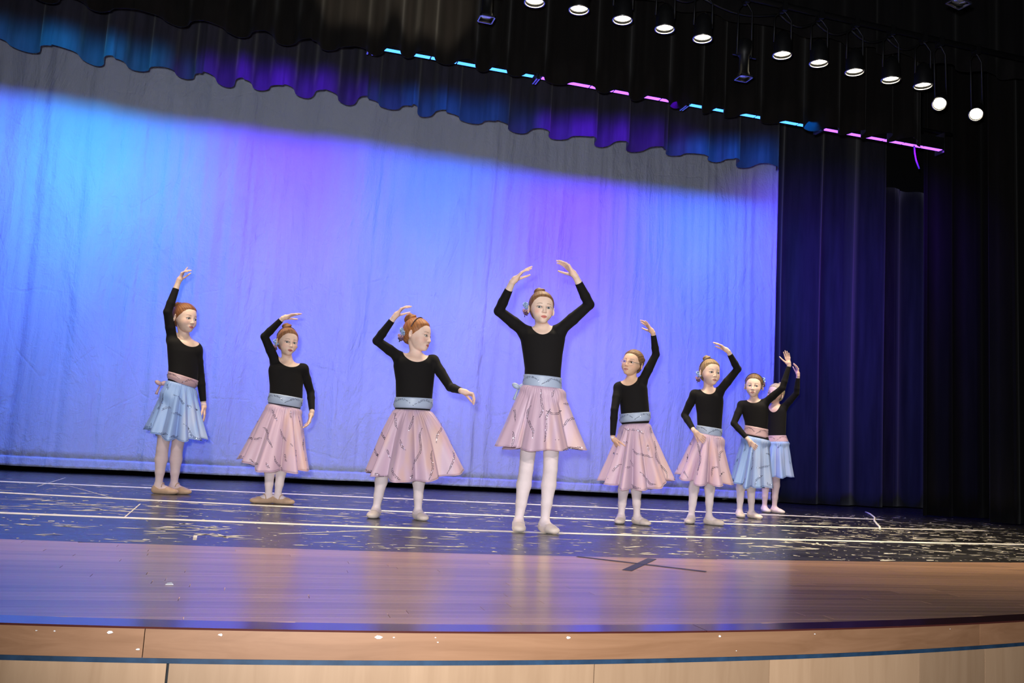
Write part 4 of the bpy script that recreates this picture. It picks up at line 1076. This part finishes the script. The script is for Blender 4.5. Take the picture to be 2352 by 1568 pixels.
    def disc(c, nrm, r, dst):
        nrm = nrm+rq.normal(0, .28, 3); B = basis(nrm, np.array([.1, .2, .97])); c = c+nrm/np.linalg.norm(nrm)*.0016
        dst.append(([c+B@np.array([r*math.cos(t), r*math.sin(t), 0]) for t in (0, 1.047, 2.094, 3.1416, 4.189, 5.236)], [[0, 1, 2, 3, 4, 5]]))
    def trail(pts3, nrm3, w=.0055):
        pts3 = np.array(pts3); seg = np.linalg.norm(np.diff(pts3, axis=0), axis=1); sacc = np.concatenate([[0], np.cumsum(seg)]); T_ = sacc[-1]
        nn = max(2, int(T_/.0068)); tt = np.linspace(0, T_, nn)
        P = np.stack([np.interp(tt, sacc, pts3[:, q]) for q in range(3)], 1); Nn = np.stack([np.interp(tt, sacc, np.array(nrm3)[:, q]) for q in range(3)], 1)
        Tn = np.gradient(P, axis=0); Tn /= np.linalg.norm(Tn, axis=1)[:, None]+1e-9
        for i in range(nn):
            u = i/(nn-1); ww = w*math.sin(PI*min(1, max(0.0, .12+u*.76)))**.6; sd = np.cross(Nn[i], Tn[i]); 
            for q in ((-1, 1) if ww > .004 else (0,)):
                disc(P[i]+sd*q*ww*.8, Nn[i], .0027, D2_ if rq.rand() < .13 else D_)
    fi = np.argwhere(front); FP = PX[front]
    def spline(c, n=26):
        c = np.array(c, float); t = np.linspace(0, len(c)-1, n); 
        out = np.stack([np.interp(t, range(len(c)), c[:, q]) for q in range(2)], 1)
        for _ in range(3): out[1:-1] = (out[:-2]+2*out[1:-1]+out[2:])/4
        return out
    for cv in g['squig']:
        cv = [pxy(p_) for p_ in cv]; sp = spline(cv); idx = [np.argmin(((FP-q_)**2).sum(1)) for q_ in sp]
        P3 = [G[tuple(fi[i_])] for i_ in idx]; N3 = [NN[tuple(fi[i_])] for i_ in idx]
        P3 = np.array(P3)
        for _ in range(2): P3[1:-1] = (P3[:-2]+2*P3[1:-1]+P3[2:])/4
        trail(P3, N3)
    for b_i in range(9):
        j0 = int(rq.uniform(.05, .45)*N_); i0 = int(rq.uniform(.15, .8)*nt_); P3, N3 = [], []
        for u in np.linspace(0, 1, 14):
            i_ = int(min(nt_, i0+u*nt_*.3)); j_ = int(j0+9*math.sin(u*4)) % N_; P3.append(G[i_, j_]); N3.append(NN[i_, j_])
        trail(P3, N3)
    tag(add('sequin_trim', join(D_), M_SEQUIN, sk), kind='stuff'); tag(add('bright_sequins', join(D2_), M_SEQUIN2, sk), kind='stuff')
    D_.clear(); D2_.clear()
    for q in range(3):
        P3, N3 = [], []; t0 = -PI/2-.8+(q-.6)*2.0+g.get('sq', 0)
        for u in np.linspace(0, 1, 32):
            t = (t0+u*1.8) % (2*PI); j = int(t/(2*PI)*96) % 96; vv = .5+.3*math.sin(u*5.2+q+1.2); i_ = int(vv*8); 
            p_ = sash_g[i_, j]*(1-(vv*8-i_))+sash_g[min(8, i_+1), j]*(vv*8-i_); P3.append(p_); N3.append(np.array([math.cos(t), math.sin(t), 0]))
        trail(P3, N3, .0048)
    tag(add('sequin_trim', join(D_), M_SEQUIN, so), kind='stuff')
    if g.get('bow'):
        c = L(g['bow'][0], -.03); r_ = .03*k; parts = []
        for sg in (-1, 1):
            parts.append(sphere(c+np.array([sg*.018, .01*sg, .01]), (.026*k, .012, .016*k), 14, 8, roty(-.5*sg)))
        parts.append(sphere(c, (.010, .012, .012), 10, 6))
        add('bow_loops', join(parts), M_SASHPINK if g['skirt'] == 'blue' else M_SASHBLUE, so, True)
        P_ = np.array([c+np.array([-.004-.02*u, .01, -.005-.07*u]) for u in np.linspace(0, 1, 6)])
        add('bow_tail', tube(P_, np.linspace(.006, .012, 6), 6), M_SASHPINK if g['skirt'] == 'blue' else M_SASHBLUE, so, True)
    return root
cA, cB, cC, cD = ((300, 580), 2.53), ((800, 640), 2.7034), ((1100, 560), 2.24), ((1350, 700), 2.9038)
REL = (.25, .3, .35, .4)
GIRLS = []
GIRLS.append(dict(label='slender red-haired girl in a black leotard and blue skirt, one arm straight up, far left', foot=(388, 1134), crop=cA, H=1.41, head_h=.215, seed=1,
    hips=((248, 840), (308, 840)), torso=(((214, 470), (405, 535)), ((214, 560), (412, 590)), ((222, 650), (395, 690)), ((222, 700), (388, 740)), ((212, 760), (380, 790))), torso_yaw=22,
    neck=(325, 510), sh=((240, 500), (388, 560)), head=(317, 378), hyaw=38, hpitch=4, hroll=2, neckline=((268, 478), (362, 549), (396, 535)), gaze=10,
    arms=(dict(el=(215, 345), wr=(277, 172), cuff=.22, tip=(314, 92), palm=(1, -.25, .0), thumbside=1, curl=(.1, .75, .85, .9), thumb=(.25, .5), m1=.06, m2=.06, hs=.95),
          dict(el=(405, 715), wr=(424, 880), cuff=.1, tip=(432, 950), palm=(-1, .2, 0), thumbside=-1, curl=REL, s1=-1, s2=-1, m1=.05, m2=.04)),
    legs=(dict(an=(163, 1345), kn=(184, 1140), toe=72), dict(an=(252, 1345), kn=(269, 1140), toe=58, dep=-.06)), pinklegs=1, tan=1,
    hair=(.30, .115, .045), skin=(.76, .55, .46), bun=(-.03, .060, .080), bunr=.028, makeup=.6, sash=((220, 692), (386, 742), (192, 748), (378, 790)), skirt='blue',
    hem=((80, 1012), (270, 1088), (443, 1078)), folds=12, flower=(-.055, .075, -.055), bow=((175, 765),),
    squig=[[(190, 820), (183, 880), (135, 930)], [(180, 920), (200, 900), (238, 900)], [(250, 828), (285, 840), (310, 885), (355, 890), (415, 935)], [(238, 935), (265, 930), (295, 945)], [(210, 765), (218, 790)], [(120, 990), (112, 1015)], [(305, 995), (335, 1015), (345, 1050), (370, 1075), (400, 1075)], [(165, 1050), (215, 1052)], [(225, 1065), (275, 1070)]]))
GIRLS.append(dict(label='small girl with a high bun and mauve skirt, arm curved overhead, second from left', foot=(628, 1156), crop=cA, H=1.245, head_h=.195, seed=2,
    hips=((855, 930), (925, 930)), torso=(((808, 630), (1022, 660)), ((800, 690), (1010, 700)), ((808, 770), (1000, 780)), ((808, 830), (998, 850)), ((795, 880), (985, 915))), torso_yaw=8,
    neck=(922, 640), sh=((838, 625), (1008, 670)), head=(912, 517), hyaw=20, hpitch=4, hroll=3, neckline=((860, 606), (948, 668), (988, 645)), gaze=-12,
    arms=(dict(el=(778, 488), wr=(884, 382), cuff=.1, tip=(955, 356), palm=(.2, -.2, -1), thumbside=1, curl=(.12, .15, .2, .35), m1=.05, m2=.06, thumb=(.5, .3)),
          dict(el=(1046, 810), wr=(1054, 925), cuff=.08, tip=(1040, 975), palm=(-1, -.3, 0), thumbside=-1, curl=(.5, .45, .4, .4), s1=-1, s2=1, m1=.06, m2=.09)),
    legs=(dict(an=(800, 1425), kn=(812, 1200), toe=-72), dict(an=(853, 1428), kn=(884, 1200), toe=66)), tan=1,
    hair=(.33, .15, .07), skin=(.80, .58, .48), bun=(-.012, .03, .108), bunr=.036, headband=(.012, 1.0), makeup=.8, lip=(.40, .08, .08), sash=((800, 815), (997, 848), (790, 868), (986, 905)), band=.015, skirt='mauve',
    hem=((627, 1195), (880, 1275), (1042, 1257)), folds=9, flower=(-.080, .03, -.035), 
    squig=[[(825, 915), (835, 950), (850, 970)], [(930, 925), (932, 960)], [(672, 1083), (720, 1080), (760, 1078)], [(720, 980), (740, 983)], [(770, 1020), (795, 1030), (800, 1090), (822, 1128)], [(975, 945), (985, 1000), (1010, 1050), (1000, 1110), (1005, 1150)], [(870, 1030), (885, 1075), (905, 1090)], [(930, 1105), (960, 1150), (965, 1265)], [(835, 1180), (840, 1215), (875, 1245), (880, 1262)], [(785, 1220), (805, 1255)], [(695, 1205), (740, 1230)], [(630, 1185), (655, 1185)], [(1015, 1190), (1025, 1255)], [(895, 1165), (903, 1210)]]))
GIRLS.append(dict(label='red-haired girl in a wide mauve skirt looking sideways, one arm stretched out to her side', foot=(912, 1190), crop=cB, H=1.28, head_h=.208, seed=3,
    hips=((350, 870), (440, 870)), torso=(((285, 480), (552, 500)), ((280, 540), (540, 560)), ((294, 640), (530, 640)), ((296, 740), (520, 745)), ((276, 820), (517, 825))), torso_yaw=4,
    neck=(432, 470), sh=((312, 478), (532, 500)), head=(432, 345), hyaw=62, hpitch=6, hroll=4, neckline=((340, 445), (462, 522), (500, 470)), gaze=4,
    arms=(dict(el=(178, 385), wr=(285, 240), cuff=.14, tip=(350, 165), palm=(1, -.1, -.5), thumbside=1, curl=(.45, .5, .55, .6), m1=.08, m2=.05, thumb=(.35, .6)),
          dict(el=(632, 672), wr=(705, 697), cuff=.1, tip=(750, 712), palm=(0, -.3, -1), thumbside=1, curl=(1.2, 1.25, 1.25, 1.3), m1=.06, m2=.15, thumb=(.5, .4))),
    legs=(dict(an=(172, 1440), kn=(218, 1180), toe=-12), dict(an=(432, 1445), kn=(440, 1180), toe=22)),
    hair=(.42, .16, .055), skin=(.84, .61, .52), bun=(.012, .080, .094), bunr=.040, headband=(.0, 1.0), makeup=.7, lip=(.52, .12, .13), sash=((295, 735), (520, 745), (276, 802), (518, 808)), band=.018, skirt='mauve',
    hem=((108, 1188), (320, 1258), (716, 1165)), folds=9, flower=(-.060, .085, -.02), lvl=2, flare=.8,
    squig=[[(275, 810), (295, 850), (290, 900), (305, 935)], [(200, 935), (215, 975), (240, 1010), (240, 1070), (260, 1118)], [(165, 1035), (168, 1075), (185, 1105)], [(325, 1000), (330, 1040), (355, 1065)], [(405, 850), (395, 890), (375, 940)], [(458, 925), (440, 970), (448, 1020), (455, 1075), (410, 1130), (400, 1180)], [(548, 840), (580, 880), (580, 930), (550, 970), (545, 1020)], [(640, 1000), (645, 1050), (660, 1100), (645, 1150), (612, 1210)], [(518, 1065), (515, 1110), (528, 1180), (500, 1250)], [(270, 1178), (280, 1215), (325, 1250)], [(110, 1185), (215, 1235)], [(400, 1215), (385, 1245)]]))
GIRLS.append(dict(label='tallest girl at the centre, both arms rounded overhead, mauve skirt and grey-blue sash', foot=(1226, 1220), crop=cC, H=1.43, head_h=.205, seed=4,
    hips=((290, 800), (370, 805)), torso=(((208, 455), (452, 450)), ((214, 490), (442, 500)), ((225, 560), (430, 570)), ((236, 640), (422, 650)), ((234, 700), (420, 710)), ((218, 750), (424, 755))), torso_yaw=3,
    neck=(332, 425), sh=((238, 448), (418, 440)), head=(322, 330), hyaw=13, hpitch=0, hroll=1, neckline=((270, 415), (346, 470), (378, 420)), gaze=-8,
    arms=(dict(el=(103, 345), wr=(172, 197), cuff=.26, tip=(240, 128), palm=(.55, .1, -1), thumbside=1, curl=(.14, .18, .3, .35), m1=.1, m2=.08, thumb=(.25, .45)),
          dict(el=(568, 312), wr=(497, 168), cuff=.22, tip=(450, 108), palm=(-.65, -.35, -.4), thumbside=-1, curl=(.28, .32, .35, .45), m1=.1, m2=.08, thumb=(.75, .2), splay=.2)),
    legs=(dict(an=(204, 1425), kn=(243, 1160), toe=4), dict(an=(338, 1428), kn=(368, 1160), toe=30)),
    hair=(.26, .125, .055), skin=(.84, .63, .53), bun=(-.006, .050, .100), bunr=.037, bunband=False, makeup=1.0, lip=(.58, .12, .10), sash=((238, 672), (421, 690), (222, 732), (421, 750)), skirt='mauve',
    hem=((93, 1033), (300, 1066), (533, 1046)), folds=10, flower=(-.092, .045, -.005), lvl=2, bow=((205, 740),), flare=.97,
    squig=[[(170, 820), (185, 860), (187, 915)], [(178, 965), (180, 1010), (168, 1045)], [(268, 828), (245, 870), (260, 920), (280, 955), (278, 1000)], [(320, 745), (320, 800), (330, 850), (310, 898)], [(365, 855), (345, 890), (345, 960), (338, 1020)], [(345, 860), (400, 878), (425, 855)], [(385, 750), (378, 785)], [(437, 825), (468, 828)], [(437, 940), (455, 905), (490, 898)], [(392, 1012), (412, 1012)], [(432, 1060), (530, 1045)]]))
GIRLS.append(dict(label='smiling girl with glasses, one arm raised high, wide mauve skirt', foot=(1452, 1203), crop=cD, H=1.22, head_h=.195, seed=5,
    hips=((275, 860), (355, 860)), torso=(((195, 525), (395, 500)), ((205, 590), (400, 590)), ((217, 680), (408, 680)), ((222, 740), (412, 730)), ((212, 800), (414, 800))), torso_yaw=-6,
    neck=(283, 500), sh=((200, 545), (368, 505)), head=(298, 388), hyaw=-24, hpitch=-6, hroll=8, neckline=((215, 512), (285, 541), (332, 500)), gaze=-8,
    arms=(dict(el=(178, 700), wr=(166, 880), cuff=.06, tip=(205, 950), palm=(.8, .5, 0), thumbside=1, curl=REL, s1=1, s2=1, m1=.07, m2=.14, thumb=(.35, .3)),
          dict(el=(455, 330), wr=(436, 188), cuff=.1, tip=(400, 138), palm=(-.7, -.3, -.3), thumbside=-1, curl=(.12, .2, .28, .2), splay=.55, m1=.06, m2=.05, thumb=(.85, .1))),
    legs=(dict(an=(222, 1408), kn=(244, 1160), toe=-8), dict(an=(328, 1410), kn=(322, 1160), toe=48)),
    hair=(.22, .12, .06), skin=(.76, .50, .36), bun=(.020, .098, .045), bunr=.030, makeup=.6, lip=(.48, .20, .17), sash=((225, 728), (415, 715), (214, 782), (416, 778)), band=.022, skirt='mauve',
    hem=((78, 1157), (350, 1238), (580, 1160)), folds=12, flower=None, glasses=True, lvl=2, iris=(.05, .04, .03),
    squig=[[(240, 825), (330, 830), (370, 860)], [(150, 950), (150, 985), (200, 990)], [(240, 920), (265, 915)], [(400, 925), (405, 970)], [(445, 910), (455, 960), (450, 1020), (490, 1075), (520, 1100), (532, 1150)], [(300, 960), (320, 990), (380, 1000), (430, 1020)], [(135, 1155), (165, 1110), (200, 1070), (222, 1065)], [(285, 1030), (300, 1080)], [(255, 1080), (280, 1083)], [(350, 1110), (390, 1160), (410, 1190), (450, 1200)], [(290, 1200), (350, 1230)], [(415, 810), (425, 860)]]))
GIRLS.append(dict(label='girl with blonde topknot, mauve skirt, hand before her sash, right of the bespectacled girl', foot=(1612, 1203), crop=cD, H=1.23, head_h=.20, seed=6,
    hips=((765, 930), (845, 930)), torso=(((708, 585), (900, 575)), ((715, 650), (905, 640)), ((728, 730), (898, 730)), ((732, 800), (892, 820)), ((718, 870), (890, 890))), torso_yaw=8,
    neck=(805, 560), sh=((708, 590), (880, 575)), head=(815, 450), hyaw=28, hpitch=0, hroll=3, neckline=((748, 552), (802, 597), (852, 560)), gaze=8,
    arms=(dict(el=(646, 735), wr=(708, 838), cuff=.12, tip=(768, 892), palm=(.3, .8, -.2), thumbside=-1, curl=(.2, .25, .3, .35), s1=-1, s2=1, m1=.03, m2=.13, thumb=(.5, .3)),
          dict(el=(1000, 428), wr=(938, 312), cuff=.16, tip=(885, 268), palm=(-.6, -.1, -.8), thumbside=-1, curl=(.2, .22, .25, .3), m1=.07, m2=.06, thumb=(.15, .3))),
    legs=(dict(an=(690, 1412), kn=(716, 1150), toe=-10), dict(an=(808, 1408), kn=(816, 1150), toe=62)),
    hair=(.34, .22, .11), skin=(.82, .59, .48), bun=(-.018, .035, .108), bunr=.031, headband=(.006, 1.0), makeup=.5, lip=(.46, .18, .17), sash=((728, 802), (892, 828), (716, 852), (888, 888)), skirt='mauve',
    hem=((588, 1122), (800, 1200), (972, 1192)), folds=9, flower=(-.085, .03, -.04), earring=-1, lvl=2,
    squig=[[(730, 905), (740, 960), (755, 1020), (740, 1080), (730, 1130)], [(915, 960), (880, 985), (880, 1040)], [(680, 920), (690, 935)], [(600, 1080), (600, 1100)], [(650, 1080), (640, 1110), (665, 1150)], [(830, 1080), (828, 1140)], [(835, 1085), (870, 1085)], [(860, 890), (885, 890)], [(905, 1115), (880, 1140)], [(665, 1000), (665, 1040)]]))
GIRLS.append(dict(label='brown-haired girl in a blue skirt and pink sash reaching up across the girl behind her', foot=(1718, 1189), crop=cD, H=1.23, head_h=.20, seed=7,
    hips=((1085, 920), (1155, 920)), torso=(((1012, 655), (1200, 640)), ((1025, 710), (1203, 710)), ((1045, 770), (1203, 780)), ((1052, 810), (1198, 830)), ((1040, 890), (1200, 900))), torso_yaw=-4,
    neck=(1108, 628), sh=((1022, 662), (1185, 648)), head=(1108, 538), hyaw=-6, hpitch=2, hroll=2, neckline=((1055, 628), (1108, 656), (1158, 628)), gaze=10,
    arms=(dict(el=(974, 790), wr=(1070, 898), cuff=.14, tip=(1112, 942), palm=(.3, .8, -.2), thumbside=-1, curl=(.2, .25, .3, .35), s1=1, s2=1, m1=.06, m2=.16, thumb=(.5, .3)),
          dict(el=(1298, 555), wr=(1343, 405), cuff=.05, tip=(1334, 358), palm=(-.35, -1, .1), thumbside=-1, curl=(.12, .12, .15, .2), s1=1, m1=.08, m2=.06, thumb=(.7, .1))),
    legs=(dict(an=(1012, 1385), kn=(1024, 1150), toe=10), dict(an=(1092, 1388), kn=(1088, 1150), toe=42)),
    hair=(.20, .115, .06), skin=(.82, .60, .51), bun=None, headband=(-.004, 1.0), makeup=.5, lip=(.46, .20, .19), sash=((1050, 802), (1197, 830), (1043, 862), (1198, 888)), band=.02, skirt='blue',
    hem=((948, 1160), (1110, 1222), (1238, 1215)), folds=9, flower=(.078, .035, .040), lvl=2, iris=(.10, .13, .16),
    squig=[[(1050, 920), (1052, 960), (1040, 975)], [(1095, 965), (1100, 1020), (1100, 1060), (1085, 1110)], [(1005, 1020), (990, 1050), (970, 1075)], [(975, 950), (970, 980)], [(1055, 1150), (1040, 1190), (1010, 1200)], [(1165, 1140), (1120, 1165), (1115, 1215)], [(1130, 1090), (1210, 1070)], [(1190, 995), (1215, 1000)], [(1200, 1190), (1230, 1205)]]))
GIRLS.append(dict(label='blonde girl in a blue skirt mostly hidden behind the raised arm of the brown-haired girl', foot=(1772, 1177), crop=cD, H=1.22, head_h=.20, seed=8,
    hips=((1222, 930), (1288, 930)), torso=(((1190, 690), (1322, 665)), ((1195, 740), (1325, 730)), ((1198, 800), (1322, 810)), ((1198, 870), (1320, 870)), ((1195, 920), (1322, 920))), torso_yaw=-8,
    neck=(1245, 672), sh=((1196, 700), (1312, 680)), head=(1252, 592), hyaw=-32, hpitch=-4, hroll=4, neckline=((1205, 668), (1244, 716), (1285, 660)), gaze=-5,
    arms=(dict(el=(1150, 820), wr=(1205, 968), cuff=.3, tip=(1240, 975), palm=(.2, .8, -.3), thumbside=-1, curl=(.3, .35, .35, .4), s1=-1, s2=1, m1=.05, m2=.1, thumb=(.4, .3)),
          dict(el=(1392, 590), wr=(1403, 472), cuff=.12, tip=(1398, 425), palm=(-.9, -.4, -.1), thumbside=-1, curl=(.35, .4, .45, .5), m1=.07, m2=.06, thumb=(.5, .2))),
    legs=(dict(an=(1178, 1352), kn=(1190, 1140), toe=18), dict(an=(1244, 1355), kn=(1258, 1140), toe=48)), pinklegs=1,
    hair=(.62, .50, .30), skin=(.80, .55, .47), bun=(.012, .05, .104), bunr=.024, makeup=.9, sash=((1197, 872), (1320, 870), (1199, 912), (1322, 918)), skirt='blue',
    hem=((1140, 1130), (1280, 1152), (1376, 1143)), folds=8, flower=None, earring=1, lvl=1, bunband=False,
    squig=[[(1285, 935), (1265, 955)], [(1345, 1040), (1350, 1060)]]))
import time as _t
for g in GIRLS:
    t0 = _t.time(); dancer(g); print('dancer', round(_t.time()-t0, 2))
